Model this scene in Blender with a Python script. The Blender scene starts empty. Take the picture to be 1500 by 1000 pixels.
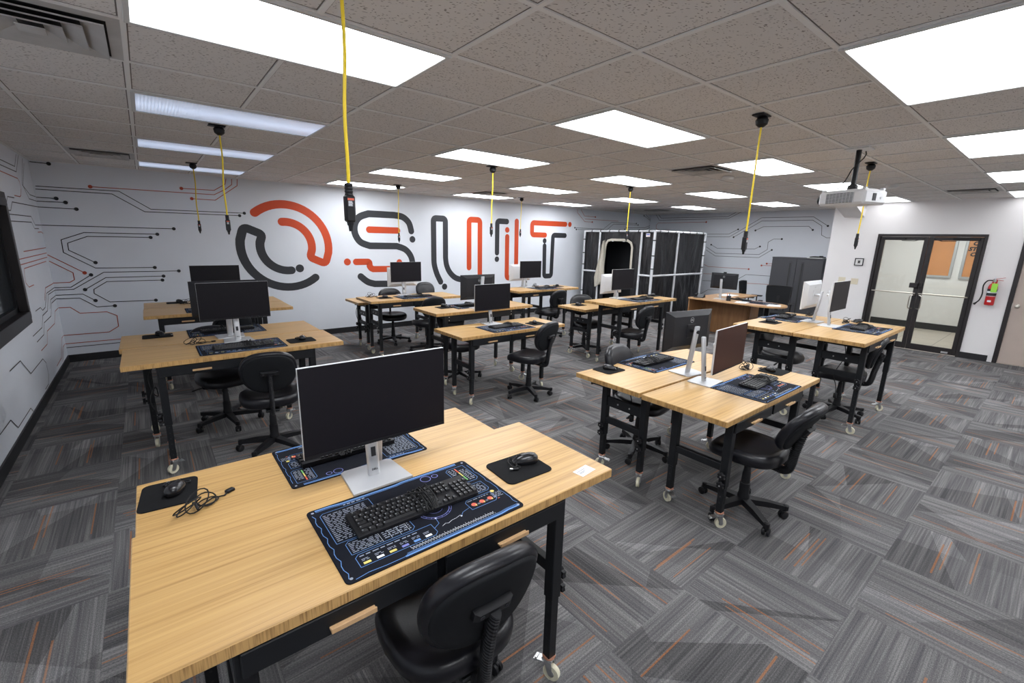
import bpy, bmesh, math, random
from mathutils import Vector, Matrix
random.seed(7)
PI = math.pi
sc = bpy.context.scene
COL = sc.collection

LENS = 13.6
CEIL = ((.70, .67, .645), (.76, .73, .705))
VIEW, LOOK, EXPO = 'Standard', 'None', 0.2
RCAM = ((0.780003, -0.625333, 0.023527), (0.121265, 0.187928, 0.974668), (0.613913, 0.757391, -0.222415))
CIRCUITS = [('b','k',[(-1.059,2.378),(-0.239,2.38),(0.089,2.154),(1.288,2.161)],'e'),
('b','k',[(-1.065,2.34),(-0.317,2.337),(0.014,2.115),(1.218,2.119)],'e'),
('b','r',[(-0.532,2.416),(0.9,2.42),(1.055,2.511),(1.153,2.593),(1.161,2.676)],'s'),
('b','r',[(0.49,2.48),(0.907,2.486),(1.063,2.591),(1.084,2.675)],'s'),
('b','r',[(0.604,2.34),(0.906,2.338),(1.227,2.583),(1.237,2.68)],'s'),
('l','k',[(4.39,2.666),(4.023,2.339),(4.391,2.246),(4.823,2.242)],''),
('b','k',[(-1.072,2.238),(-0.89,2.235)],'e'),
('l','k',[(4.434,2.616),(4.065,2.327),(4.287,2.192),(4.78,2.188)],''),
('b','k',[(-1.075,2.188),(-0.807,2.19)],'e'),
('l','k',[(2.891,2.009),(3.109,2.017),(3.265,2.108),(4.803,2.116)],''),
('b','k',[(-1.076,2.116),(-0.712,2.109)],'e'),
('l','k',[(2.918,1.977),(4.178,1.98),(4.335,1.882),(4.802,1.884)],''),
('b','k',[(-1.074,1.884),(0.329,1.883)],'e'),
('l','k',[(2.879,1.908),(4.127,1.912),(4.239,1.838),(4.542,1.838)],''),
('b','k',[(0.121,1.797),(-0.68,1.8),(-0.92,1.698),(-0.922,1.529),(-0.627,1.313),(0.032,1.308)],'se'),
('b','k',[(0.037,1.749),(-0.652,1.749),(-0.864,1.654),(-0.866,1.559),(-0.617,1.389)],'se'),
('l','r',[(4.421,1.794),(4.674,1.796),(4.891,1.757),(4.823,1.632)],''),
('l','r',[(3.309,1.592),(4.773,1.592)],''),
('l','r',[(2.88,1.523),(4.742,1.524)],''),
('b','r',[(-1.078,1.497),(-0.749,1.249)],'e'),
('l','r',[(2.878,1.466),(4.727,1.469)],''),
('b','r',[(-1.074,1.413),(-0.866,1.253),(-0.866,1.157),(-0.915,1.123),(-1.078,1.12)],''),
('l','r',[(4.754,1.116),(4.142,1.116),(3.925,0.984)],''),
('l','r',[(4.58,1.422),(3.158,1.419),(3.109,1.373),(3.074,1.275),(3.196,1.217),(3.475,1.216)],''),
('b','k',[(-0.687,1.219),(-0.915,1.055),(-1.076,1.055)],'s'),
('l','k',[(4.759,1.056),(4.14,1.049),(3.86,0.908),(3.672,0.897),(3.562,0.944),(3.259,0.944)],''),
('b','k',[(0.318,1.25),(-0.549,1.252),(-0.892,1.025),(-1.076,1.023)],'s'),
('l','k',[(4.774,1.021),(4.233,1.022),(3.962,0.852),(3.607,0.844),(3.422,0.731),(2.861,0.731)],''),
('b','k',[(0.121,1.177),(-0.537,1.176),(-0.777,1.015)],'se'),
('b','k',[(0.101,1.117),(-0.533,1.119),(-0.685,1.015),(-0.69,0.957),(-0.539,0.825),(-0.014,0.817)],'se'),
('b','k',[(-0.689,0.855),(-0.808,0.954),(-1.075,0.952)],'s'),
('l','k',[(4.776,0.95),(4.334,0.947),(4.154,0.852)],''),
('b','k',[(-0.492,0.766),(-0.687,0.764),(-0.847,0.9),(-1.077,0.903)],'s'),
('l','k',[(4.751,0.904),(4.347,0.898),(4.112,0.762),(3.596,0.759),(3.436,0.645),(2.994,0.642)],''),
('b','r',[(-0.605,0.387),(-0.492,0.461),(-0.488,0.62),(-0.592,0.685),(-0.874,0.687),(-0.961,0.777),(-1.074,0.778)],''),
('l','r',[(4.756,0.779),(4.473,0.773),(4.263,0.644),(3.676,0.644),(3.513,0.516),(3.119,0.52)],''),
('b','r',[(-0.605,0.387),(-1.078,0.39)],''),
('l','r',[(4.744,0.396),(4.575,0.392),(4.249,0.186),(3.828,0.174)],''),
('b','r',[(0.36,0.225),(-0.499,0.268),(-1.081,0.269)],''),
('l','r',[(4.715,0.28),(4.539,0.275),(4.286,0.121)],''),
('b','k',[(0.355,0.18),(-0.506,0.216),(-1.075,0.213)],''),
('l','k',[(1.322,0.878),(1.584,0.874),(2.707,0.876)],''),
('l','k',[(1.684,0.639),(2.116,0.633),(2.412,0.434),(3.099,0.431),(3.219,0.36),(3.231,0.219),(3.121,0.134),(2.904,0.131)],''),
('l','k',[(0.835,0.314),(1.036,0.3),(1.376,0.295),(1.541,0.17),(2.098,0.169),(2.171,0.114)],''),
('l','k',[(2.523,2.504),(3.147,2.513),(3.809,2.516),(4.04,2.671)],''),
('l','k',[(2.477,2.452),(3.095,2.458),(3.837,2.461),(4.162,2.674)],''),
('l','r',[(2.423,2.39),(3.032,2.393),(3.836,2.39),(3.905,2.357),(3.914,2.286),(3.809,2.202),(3.739,2.186),(3.455,2.184)],''),
('l','k',[(2.864,2.077),(2.985,2.081),(3.091,2.153),(3.414,2.157)],''),
('b','k',[(-1.069,2.675),(-0.898,2.67)],'e'),
('b','r',[(9.15,2.677),(9.156,2.592),(9.465,2.368),(9.771,2.371)],'e'),
('b','r',[(9.293,2.676),(9.437,2.521),(9.887,2.514)],'e'),
('b','r',[(9.459,2.44),(10.917,2.444)],''),
('b','k',[(9.082,2.195),(10.271,2.2),(10.613,2.401),(11.784,2.411)],'se'),
('b','k',[(9.142,2.154),(10.418,2.179),(10.702,2.353),(11.882,2.371)],'se'),
('b','k',[(12.139,2.66),(12.515,2.523),(12.537,2.385),(12.221,2.301),(11.31,2.27)],'se'),
('b','k',[(12.208,2.701),(12.583,2.526),(12.609,2.359),(12.277,2.247),(11.229,2.22)],'e'),
('r','k',[(4.618,2.734),(4.466,2.534),(2.313,2.541),(1.901,2.743)],''),
('r','k',[(4.54,2.732),(4.409,2.598),(2.33,2.589),(2.036,2.747)],''),
('r','r',[(2.93,2.458),(4.502,2.452),(4.56,2.381),(4.549,2.282),(4.413,2.226),(4.084,2.237)],'s'),
('r','k',[(2.861,2.125),(2.244,2.129),(2.003,2.255)],'e'),
('r','k',[(2.851,2.05),(2.214,2.056),(1.435,2.546),(0.253,2.542),(-0.073,2.329)],'e'),
('r','k',[(2.098,2.048),(1.423,2.464),(0.26,2.467),(0.05,2.33),(0.025,2.121),(-0.085,2.059),(-0.232,2.061)],'s'),
('r','k',[(1.549,2.226),(1.358,2.322),(0.323,2.324),(0.225,2.238)],'se'),
('r','k',[(2.705,1.835),(2.517,1.739),(1.506,1.75),(1.378,1.819)],'se'),
('r','k',[(2.843,1.77),(2.542,1.602),(1.372,1.613),(1.187,1.746),(1.192,1.934),(1.072,2.014),(0.879,2.016)],'e'),
('r','k',[(2.832,1.683),(2.543,1.526),(1.37,1.534),(1.076,1.74)],'e'),
('r','r',[(2.846,1.27),(2.719,1.221),(1.583,1.221)],'e'),
('r','r',[(1.15,1.39),(0.769,1.406)],'s'),
('r','r',[(1.273,1.336),(0.761,1.352)],'s'),
('r','k',[(1.995,0.821),(1.634,1.072),(0.764,1.082)],''),
('r','r',[(1.651,0.841),(0.733,0.872)],'s'),
('r','k',[(2.842,0.427),(2.636,0.565),(2.317,0.597)],''),
('r','r',[(2.83,1.01),(2.373,1.028)],''),
('r','k',[(2.833,0.81),(2.348,0.836)],'')]
# ------------------------------------------------------------------ materials
def newmat(name):
    m = bpy.data.materials.new(name)
    m.use_nodes = True
    nt = m.node_tree
    b = nt.nodes['Principled BSDF']
    return m, nt, b

def N(nt, kind, **kw):
    n = nt.nodes.new(kind)
    for k, v in kw.items():
        setattr(n, k, v)
    return n

def math_node(nt, op, a, b=None, c=None):
    n = nt.nodes.new('ShaderNodeMath'); n.operation = op
    for i, v in enumerate((a, b, c)):
        if v is None: continue
        if isinstance(v, (int, float)): n.inputs[i].default_value = v
        else: nt.links.new(v, n.inputs[i])
    return n.outputs[0]

def mixcol(nt, fac, a, b, blend='MIX'):
    n = nt.nodes.new('ShaderNodeMix'); n.data_type = 'RGBA'; n.blend_type = blend
    for sock, v in ((n.inputs[0], fac), (n.inputs[6], a), (n.inputs[7], b)):
        if isinstance(v, (int, float)): sock.default_value = v
        elif isinstance(v, tuple): sock.default_value = (v[0], v[1], v[2], 1)
        else: nt.links.new(v, sock)
    return n.outputs[2]

def plain(name, col, rough=.5, metal=0., noise=0., nscale=40., bump=0., bscale=200., spec=.5, emit=None, estr=0.):
    m, nt, b = newmat(name)
    b.inputs['Base Color'].default_value = (*col, 1)
    b.inputs['Roughness'].default_value = rough
    b.inputs['Metallic'].default_value = metal
    b.inputs['Specular IOR Level'].default_value = spec
    tc = N(nt, 'ShaderNodeTexCoord')
    if noise:
        nz = N(nt, 'ShaderNodeTexNoise'); nz.inputs['Scale'].default_value = nscale
        nt.links.new(tc.outputs['Object'], nz.inputs['Vector'])
        lo = tuple(c * (1 - noise) for c in col); hi = tuple(min(1, c * (1 + noise)) for c in col)
        nt.links.new(mixcol(nt, nz.outputs[0], lo, hi), b.inputs['Base Color'])
    if bump:
        nz = N(nt, 'ShaderNodeTexNoise'); nz.inputs['Scale'].default_value = bscale
        nt.links.new(tc.outputs['Object'], nz.inputs['Vector'])
        bp = N(nt, 'ShaderNodeBump'); bp.inputs['Strength'].default_value = bump; bp.inputs['Distance'].default_value = .002
        nt.links.new(nz.outputs[0], bp.inputs['Height']); nt.links.new(bp.outputs[0], b.inputs['Normal'])
    if emit:
        b.inputs['Emission Color'].default_value = (*emit, 1); b.inputs['Emission Strength'].default_value = estr
    return m

M = {}
M['wall'] = plain('wall_paint', (.715, .745, .80), .75, noise=.03, nscale=3, bump=.05, bscale=300)
M['wallw'] = plain('wall_paint_warm', (.79, .775, .775), .75, noise=.03, nscale=3, bump=.05, bscale=300)
M['base'] = plain('vinyl_baseboard', (.012, .012, .014), .5, noise=.2)
M['orange'] = plain('mural_orange', (.56, .058, .009), .6, noise=.05)
M['char'] = plain('mural_charcoal', (.024, .026, .032), .6, noise=.05)
M['lineK'] = plain('mural_line_black', (.015, .015, .018), .6)
M['lineR'] = plain('mural_line_red', (.42, .06, .025), .6)
M['steel'] = plain('black_powder_steel', (.008, .009, .011), .45, noise=.15, bump=.05, bscale=600, spec=.35)
M['bolt'] = plain('zinc_bolt', (.6, .6, .6), .35, 1.)
M['zinc'] = plain('zinc_plated_steel', (.55, .56, .57), .32, 1., noise=.1)
M['cream'] = plain('cream_nylon_wheel', (.70, .66, .50), .45, noise=.05)
M['copper'] = plain('copper_washer', (.62, .30, .20), .4, .6)
M['plastic'] = plain('black_plastic', (.008, .008, .010), .48, noise=.1, spec=.35)
M['rubber'] = plain('black_rubber', (.010, .010, .011), .8)
M['pleather'] = plain('black_leatherette', (.008, .008, .011), .33, noise=.2, nscale=20, bump=.12, bscale=260, spec=.42)
M['shell'] = plain('chair_back_fabric', (.009, .010, .012), .75, bump=.2, bscale=900, spec=.25)
M['screen'] = plain('dark_screen', (.008, .007, .010), .42, noise=.1, spec=.22)
M['screenred'] = plain('reddish_screen', (.050, .017, .011), .42, noise=.25, nscale=4, spec=.25)  # reddish reflection on the screen, put into its base colour
M['silver'] = plain('silver_plastic', (.56, .57, .59), .38, .55)
M['silverback'] = plain('silver_back', (.62, .63, .65), .5, .1)
M['darkback'] = plain('dark_back', (.010, .010, .013), .45, spec=.4)
M['white'] = plain('white_print', (.72, .75, .80), .7)
M['matw'] = plain('mat_print_pale', (.27, .30, .37), .7)
M['ink'] = plain('dark_ink', (.02, .02, .025), .7)
M['blue'] = plain('blue_print', (.11, .25, .56), .7)
M['violet'] = plain('violet_print', (.17, .19, .50), .7)
M['red'] = plain('red_print', (.62, .12, .07), .7)
M['yellowp'] = plain('yellow_print', (.65, .55, .15), .7)
M['green'] = plain('green_print', (.16, .45, .13), .7)
M['matc'] = plain('mat_cloth', (.007, .008, .013), .8, noise=.2, bump=.1, bscale=900, spec=.12)
M['padc'] = plain('mousepad_cloth', (.008, .008, .009), .85, noise=.2, bump=.1, bscale=900, spec=.15)
M['paper'] = plain('paper', (.78, .78, .77), .8, noise=.04)
M['cord'] = plain('yellow_cord', (.80, .58, .015), .45, noise=.08)
M['tbar'] = plain('ceiling_grid_white', (.80, .79, .775), .5)
M['fixture'] = plain('fixture_white', (.62, .62, .61), .45)
M['ventm'] = plain('vent_metal', (.46, .45, .44), .5, noise=.25, nscale=6)
M['ventd'] = plain('vent_dark', (.03, .03, .03), .8)
M['pvc'] = plain('white_pvc', (.62, .64, .67), .4)
M['beige'] = plain('beige_cloth', (.50, .47, .40), .9, noise=.12, nscale=30)
M['bronze'] = plain('dark_door_frame', (.016, .013, .014), .4, noise=.15)
M['nickel'] = plain('brushed_nickel', (.55, .52, .47), .3, 1.)
M['doorb'] = plain('beige_door', (.47, .39, .34), .5, noise=.06, nscale=8)
M['plate'] = plain('ivory_plate', (.70, .64, .50), .45)
M['fired'] = plain('fire_red', (.50, .012, .014), .3)
M['tag'] = plain('green_tag', (.35, .75, .08), .6)
M['cab'] = plain('charcoal_cabinet', (.055, .056, .064), .5, noise=.06)
M['boardw'] = plain('board_orange_wood', (.62, .27, .10), .5, noise=.15, nscale=2)
M['projw'] = plain('projector_white', (.66, .66, .67), .4)
M['ctile'] = None
M['glassd'] = plain('window_dark_glass', (.03, .035, .04), .08)
M['cuph'] = plain('black_mesh_cup', (.012, .012, .013), .6)

def emis(name, col, s, rib=False):
    m, nt, b = newmat(name)
    b.inputs['Base Color'].default_value = (.75, .77, .8, 1)
    b.inputs['Roughness'].default_value = .35
    b.inputs['Emission Color'].default_value = (*col, 1)
    b.inputs['Emission Strength'].default_value = s
    tc = N(nt, 'ShaderNodeTexCoord')
    sx = N(nt, 'ShaderNodeSeparateXYZ'); nt.links.new(tc.outputs['Object'], sx.inputs[0])
    if rib:
        w = math_node(nt, 'SINE', math_node(nt, 'MULTIPLY', sx.outputs[0], 330.))
        g = math_node(nt, 'ABSOLUTE', math_node(nt, 'SUBTRACT', sx.outputs[1], .02))
        k = math_node(nt, 'MULTIPLY_ADD', w, .16, math_node(nt, 'MULTIPLY_ADD', g, -3.0, 1.35))
        nt.links.new(math_node(nt, 'MULTIPLY', k, s), b.inputs['Emission Strength'])
    else:
        ax = math_node(nt, 'ABSOLUTE', sx.outputs[0]); ay = math_node(nt, 'ABSOLUTE', sx.outputs[1])
        ex = math_node(nt, 'SUBTRACT', .60, ax); ey = math_node(nt, 'SUBTRACT', .30, ay)
        d = math_node(nt, 'MINIMUM', ex, ey)
        k = math_node(nt, 'MINIMUM', math_node(nt, 'MULTIPLY_ADD', d, 9., .25), 1.)
        nt.links.new(math_node(nt, 'MULTIPLY', k, s), b.inputs['Emission Strength'])
    return m
M['lens'] = emis('light_lens', (.93, .96, 1.), LENS)
M['lenssoft'] = emis('soft_light_lens', (.96, .97, 1.), LENS * .26)
M['lensdim'] = emis('dim_light_lens', (.62, .74, 1.), .46, True)
M['lensc'] = plain('corridor_lens', (.8, .8, .8), .5, emit=(1, .98, .95), estr=17.)

def bamboo():
    m, nt, b = newmat('bamboo_top')
    tc = N(nt, 'ShaderNodeTexCoord'); oi = N(nt, 'ShaderNodeObjectInfo')
    off = N(nt, 'ShaderNodeCombineXYZ'); r = math_node(nt, 'MULTIPLY', oi.outputs['Random'], 37.)
    for i in range(3): nt.links.new(r, off.inputs[i])
    add = N(nt, 'ShaderNodeVectorMath', operation='ADD')
    nt.links.new(tc.outputs['Object'], add.inputs[0]); nt.links.new(off.outputs[0], add.inputs[1])
    def nz(sx, sy, sz, det=2.):
        mp = N(nt, 'ShaderNodeMapping'); mp.inputs['Scale'].default_value = (sx, sy, sz)
        n = N(nt, 'ShaderNodeTexNoise'); n.inputs['Scale'].default_value = 1.; n.inputs['Detail'].default_value = det
        nt.links.new(add.outputs[0], mp.inputs[0]); nt.links.new(mp.outputs[0], n.inputs['Vector'])
        return n.outputs[0]
    a = nz(1.1, 62, 62, 3.); c = nz(4, 300, 300, 3.)
    r1 = N(nt, 'ShaderNodeValToRGB')
    e = r1.color_ramp.elements
    e[0].position = .22; e[0].color = (.26, .135, .036, 1)
    e[1].position = .62; e[1].color = (.555, .345, .130, 1)
    x = e.new(.42); x.color = (.455, .268, .092, 1)
    nt.links.new(a, r1.inputs[0])
    f = N(nt, 'ShaderNodeMapRange'); f.inputs['From Min'].default_value = .35; f.inputs['From Max'].default_value = .65
    nt.links.new(c, f.inputs[0])
    col = mixcol(nt, math_node(nt, 'MULTIPLY', f.outputs[0], .30), r1.outputs[0], (.62, .41, .185))
    nt.links.new(col, b.inputs['Base Color'])
    b.inputs['Roughness'].default_value = .34
    bp = N(nt, 'ShaderNodeBump'); bp.inputs['Strength'].default_value = .06; bp.inputs['Distance'].default_value = .001
    nt.links.new(c, bp.inputs['Height']); nt.links.new(bp.outputs[0], b.inputs['Normal'])
    return m
M['bamboo'] = bamboo()
def bamboo_edge():
    m, nt, b = newmat('bamboo_edge')
    tc = N(nt, 'ShaderNodeTexCoord')
    def nz(s, det=1.):
        mp = N(nt, 'ShaderNodeMapping'); mp.inputs['Scale'].default_value = s
        n = N(nt, 'ShaderNodeTexNoise'); n.inputs['Scale'].default_value = 1.; n.inputs['Detail'].default_value = det
        nt.links.new(tc.outputs['Object'], mp.inputs[0]); nt.links.new(mp.outputs[0], n.inputs['Vector'])
        return n.outputs[0]
    a = nz((210, 210, 9)); c = nz((38, 38, 10), 0.)
    s = math_node(nt, 'MULTIPLY_ADD', a, .6, math_node(nt, 'MULTIPLY', c, .4))
    r = N(nt, 'ShaderNodeValToRGB'); e = r.color_ramp.elements
    e[0].position = .30; e[0].color = (.22, .11, .033, 1)
    e[1].position = .54; e[1].color = (.55, .33, .125, 1)
    nt.links.new(s, r.inputs[0]); nt.links.new(r.outputs[0], b.inputs['Base Color'])
    b.inputs['Roughness'].default_value = .4
    return m
M['bedge'] = bamboo_edge()
M['lipwood'] = plain('pale_wood_lip', (.56, .35, .18), .45, noise=.15, nscale=60)

def walnut():
    m, nt, b = newmat('warm_wood_laminate')
    tc = N(nt, 'ShaderNodeTexCoord'); mp = N(nt, 'ShaderNodeMapping'); mp.inputs['Scale'].default_value = (14, 14, 1.2)
    n = N(nt, 'ShaderNodeTexNoise'); n.inputs['Scale'].default_value = 1.5; n.inputs['Detail'].default_value = 4
    nt.links.new(tc.outputs['Object'], mp.inputs[0]); nt.links.new(mp.outputs[0], n.inputs['Vector'])
    nt.links.new(mixcol(nt, n.outputs[0], (.14, .062, .024), (.38, .20, .085)), b.inputs['Base Color'])
    b.inputs['Roughness'].default_value = .4
    return m
M['walnut'] = walnut()
M['deskt'] = plain('desk_top_laminate', (.46, .27, .13), .35, noise=.2, nscale=6)

def carpet():
    m, nt, b = newmat('carpet_tiles')
    T = .6096
    tc = N(nt, 'ShaderNodeTexCoord')
    sx = N(nt, 'ShaderNodeSeparateXYZ'); nt.links.new(tc.outputs['Object'], sx.inputs[0])
    X = math_node(nt, 'DIVIDE', math_node(nt, 'SUBTRACT', sx.outputs[0], 2.03 - 20 * T), T)
    Y = math_node(nt, 'DIVIDE', math_node(nt, 'SUBTRACT', sx.outputs[1], -3.485 - 20 * T), T)
    cx = math_node(nt, 'FLOOR', X); cy = math_node(nt, 'FLOOR', Y)
    fx = math_node(nt, 'FRACT', X); fy = math_node(nt, 'FRACT', Y)
    par = math_node(nt, 'FLOORED_MODULO', math_node(nt, 'ADD', cx, cy), 2.)
    def mixf(f, a, c):
        return math_node(nt, 'ADD', math_node(nt, 'MULTIPLY', f, c), math_node(nt, 'MULTIPLY', math_node(nt, 'SUBTRACT', 1., f), a))
    u = mixf(par, fx, fy); v = mixf(par, fy, fx)
    cell = N(nt, 'ShaderNodeCombineXYZ'); nt.links.new(cx, cell.inputs[0]); nt.links.new(cy, cell.inputs[1])
    wn = N(nt, 'ShaderNodeTexWhiteNoise'); wn.noise_dimensions = '2D'; nt.links.new(cell.outputs[0], wn.inputs['Vector'])
    sr = N(nt, 'ShaderNodeSeparateColor'); nt.links.new(wn.outputs['Color'], sr.inputs[0])
    r0, r1, r2 = sr.outputs[0], sr.outputs[1], sr.outputs[2]
    def noise(su, sv, seed, det=1.):
        c = N(nt, 'ShaderNodeCombineXYZ')
        nt.links.new(math_node(nt, 'MULTIPLY', math_node(nt, 'ADD', u, math_node(nt, 'MULTIPLY', r0, 13.)), su), c.inputs[0])
        nt.links.new(math_node(nt, 'MULTIPLY', math_node(nt, 'ADD', v, math_node(nt, 'MULTIPLY', r1, 17.)), sv), c.inputs[1])
        c.inputs[2].default_value = seed
        n = N(nt, 'ShaderNodeTexNoise'); n.inputs['Scale'].default_value = 1.; n.inputs['Detail'].default_value = det
        nt.links.new(c.outputs[0], n.inputs['Vector']); return n.outputs[0]
    def mr(x, a, c, lo=0., hi=1.):
        n = N(nt, 'ShaderNodeMapRange'); n.inputs[1].default_value = a; n.inputs[2].default_value = c
        n.inputs[3].default_value = lo; n.inputs[4].default_value = hi
        nt.links.new(x, n.inputs[0]); return n.outputs[0]
    band = mr(noise(10, .35, 1.), .30, .70)
    fine = mr(noise(64, 1.0, 2.), .32, .68)
    dash = mr(noise(190, 75, 3., 2.), .35, .68)
    s = math_node(nt, 'MULTIPLY_ADD', band, .34, math_node(nt, 'MULTIPLY_ADD', fine, .34, math_node(nt, 'MULTIPLY', dash, .32)))
    ramp = N(nt, 'ShaderNodeValToRGB'); e = ramp.color_ramp.elements
    e[0].position = .12; e[0].color = (.068, .067, .072, 1)
    e[1].position = .88; e[1].color = (.250, .243, .238, 1)
    x = e.new(.5); x.color = (.130, .127, .129, 1)
    nt.links.new(s, ramp.inputs[0])
    # darker and lighter wedges inside a tile
    def wedge(ra, rb, lo):
        k = math_node(nt, 'MULTIPLY_ADD', ra, 2.2, -1.1)
        l = math_node(nt, 'MULTIPLY_ADD', math_node(nt, 'SUBTRACT', v, .5), k, math_node(nt, 'MULTIPLY_ADD', rb, .7, .15))
        return math_node(nt, 'GREATER_THAN', u, l) if lo else math_node(nt, 'LESS_THAN', u, l)
    def wedge2(ra, rb):
        k = math_node(nt, 'MULTIPLY_ADD', ra, 1.6, -.8)
        l = math_node(nt, 'MULTIPLY_ADD', math_node(nt, 'SUBTRACT', u, .5), k, math_node(nt, 'MULTIPLY_ADD', rb, .8, .1))
        return math_node(nt, 'GREATER_THAN', v, l)
    w1 = wedge(r0, r1, True); w2 = wedge2(r2, r0); w3 = wedge(r1, r2, False)
    shade = math_node(nt, 'MULTIPLY_ADD', w1, -.34, math_node(nt, 'MULTIPLY_ADD', w2, .28, math_node(nt, 'MULTIPLY_ADD', math_node(nt, 'MULTIPLY', w3, w2), -.40, 1.10)))
    vs = N(nt, 'ShaderNodeVectorMath', operation='SCALE'); nt.links.new(ramp.outputs[0], vs.inputs[0]); nt.links.new(shade, vs.inputs['Scale'])
    # thin orange pick lines
    def oline(ru, w, rv):
        d = math_node(nt, 'ABSOLUTE', math_node(nt, 'SUBTRACT', u, math_node(nt, 'MULTIPLY_ADD', ru, .8, .1)))
        a = math_node(nt, 'LESS_THAN', d, w)
        g = math_node(nt, 'LESS_THAN', math_node(nt, 'ABSOLUTE', math_node(nt, 'SUBTRACT', v, math_node(nt, 'MULTIPLY_ADD', rv, .4, .3))), .34)
        return math_node(nt, 'MULTIPLY', a, g)
    o = math_node(nt, 'MAXIMUM', oline(r1, .008, r2), math_node(nt, 'MAXIMUM', oline(r2, .007, r0), oline(r0, .006, r1)))
    od = math_node(nt, 'MULTIPLY', o, math_node(nt, 'MULTIPLY_ADD', dash, .5, .28))
    col = mixcol(nt, od, vs.outputs[0], (.40, .15, .045))
    nt.links.new(col, b.inputs['Base Color'])
    b.inputs['Roughness'].default_value = .95; b.inputs['Specular IOR Level'].default_value = .15
    bp = N(nt, 'ShaderNodeBump'); bp.inputs['Strength'].default_value = .3; bp.inputs['Distance'].default_value = .003
    nt.links.new(dash, bp.inputs['Height']); nt.links.new(bp.outputs[0], b.inputs['Normal'])
    return m
M['carpet'] = carpet()

def ceil_tile():
    m, nt, b = newmat('fissured_ceiling_tile')
    tc = N(nt, 'ShaderNodeTexCoord')
    mp = N(nt, 'ShaderNodeMapping'); mp.inputs['Scale'].default_value = (38, 38, 38); mp.inputs['Rotation'].default_value = (0, 0, .5)
    wa = N(nt, 'ShaderNodeTexNoise'); wa.inputs['Scale'].default_value = 9.
    nt.links.new(tc.outputs['Object'], wa.inputs['Vector'])
    st = N(nt, 'ShaderNodeMapping'); st.inputs['Scale'].default_value = (1, 2.3, 1)
    vm = N(nt, 'ShaderNodeVectorMath', operation='MULTIPLY_ADD')
    vm.inputs[1].default_value = (.09, .09, .09)
    nt.links.new(wa.outputs['Color'], vm.inputs[0]); nt.links.new(tc.outputs['Object'], vm.inputs[2])
    nt.links.new(vm.outputs[0], mp.inputs[0]); nt.links.new(mp.outputs[0], st.inputs[0])
    vo = N(nt, 'ShaderNodeTexVoronoi'); vo.inputs['Scale'].default_value = 1.15; vo.inputs['Randomness'].default_value = 1.
    nt.links.new(st.outputs[0], vo.inputs['Vector'])
    f = N(nt, 'ShaderNodeMapRange'); f.inputs[1].default_value = .19; f.inputs[2].default_value = .28
    nt.links.new(vo.outputs['Distance'], f.inputs[0])
    big = N(nt, 'ShaderNodeTexNoise'); big.inputs['Scale'].default_value = 1.1
    nt.links.new(tc.outputs['Object'], big.inputs['Vector'])
    base = mixcol(nt, big.outputs[0], CEIL[0], CEIL[1])
    tcol = mixcol(nt, f.outputs[0], (.29, .265, .245), base)
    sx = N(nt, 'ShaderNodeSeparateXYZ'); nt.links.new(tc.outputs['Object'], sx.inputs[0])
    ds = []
    for k in (0, 1):   # shadow gap beside the grid bars, painted dark into the tile colour
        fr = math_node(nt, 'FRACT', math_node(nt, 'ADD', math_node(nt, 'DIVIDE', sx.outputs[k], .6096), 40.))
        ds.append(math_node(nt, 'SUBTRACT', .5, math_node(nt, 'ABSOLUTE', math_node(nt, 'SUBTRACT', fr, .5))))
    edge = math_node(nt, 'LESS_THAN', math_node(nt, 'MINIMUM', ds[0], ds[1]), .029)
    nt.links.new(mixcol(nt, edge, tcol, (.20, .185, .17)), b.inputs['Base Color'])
    b.inputs['Roughness'].default_value = .95; b.inputs['Specular IOR Level'].default_value = .1
    return m
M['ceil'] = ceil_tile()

def floor_tile():
    m, nt, b = newmat('corridor_tiles')
    tc = N(nt, 'ShaderNodeTexCoord'); br = N(nt, 'ShaderNodeTexBrick')
    br.offset = 0.; br.inputs['Scale'].default_value = 1.; br.inputs['Brick Width'].default_value = .6; br.inputs['Row Height'].default_value = .6
    br.inputs['Mortar Size'].default_value = .006
    br.inputs['Color1'].default_value = (.55, .49, .42, 1); br.inputs['Color2'].default_value = (.50, .45, .39, 1); br.inputs['Mortar'].default_value = (.22, .19, .17, 1)
    nt.links.new(tc.outputs['Object'], br.inputs['Vector']); nt.links.new(br.outputs[0], b.inputs['Base Color'])
    b.inputs['Roughness'].default_value = .35
    return m
M['ctile'] = floor_tile()

def glass():
    m = bpy.data.materials.new('door_glass'); m.use_nodes = True
    nt = m.node_tree; nt.nodes.clear()
    o = N(nt, 'ShaderNodeOutputMaterial'); t = N(nt, 'ShaderNodeBsdfTransparent'); g = N(nt, 'ShaderNodeBsdfGlossy'); x = N(nt, 'ShaderNodeMixShader')
    t.inputs[0].default_value = (.88, .92, .91, 1); g.inputs['Roughness'].default_value = .02
    lw = N(nt, 'ShaderNodeLayerWeight'); lw.inputs[0].default_value = .25
    nt.links.new(math_node(nt, 'MULTIPLY_ADD', lw.outputs['Fresnel'], .7, .02), x.inputs[0])
    nt.links.new(t.outputs[0], x.inputs[1]); nt.links.new(g.outputs[0], x.inputs[2]); nt.links.new(x.outputs[0], o.inputs[0])
    return m
M['glass'] = glass()

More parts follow.
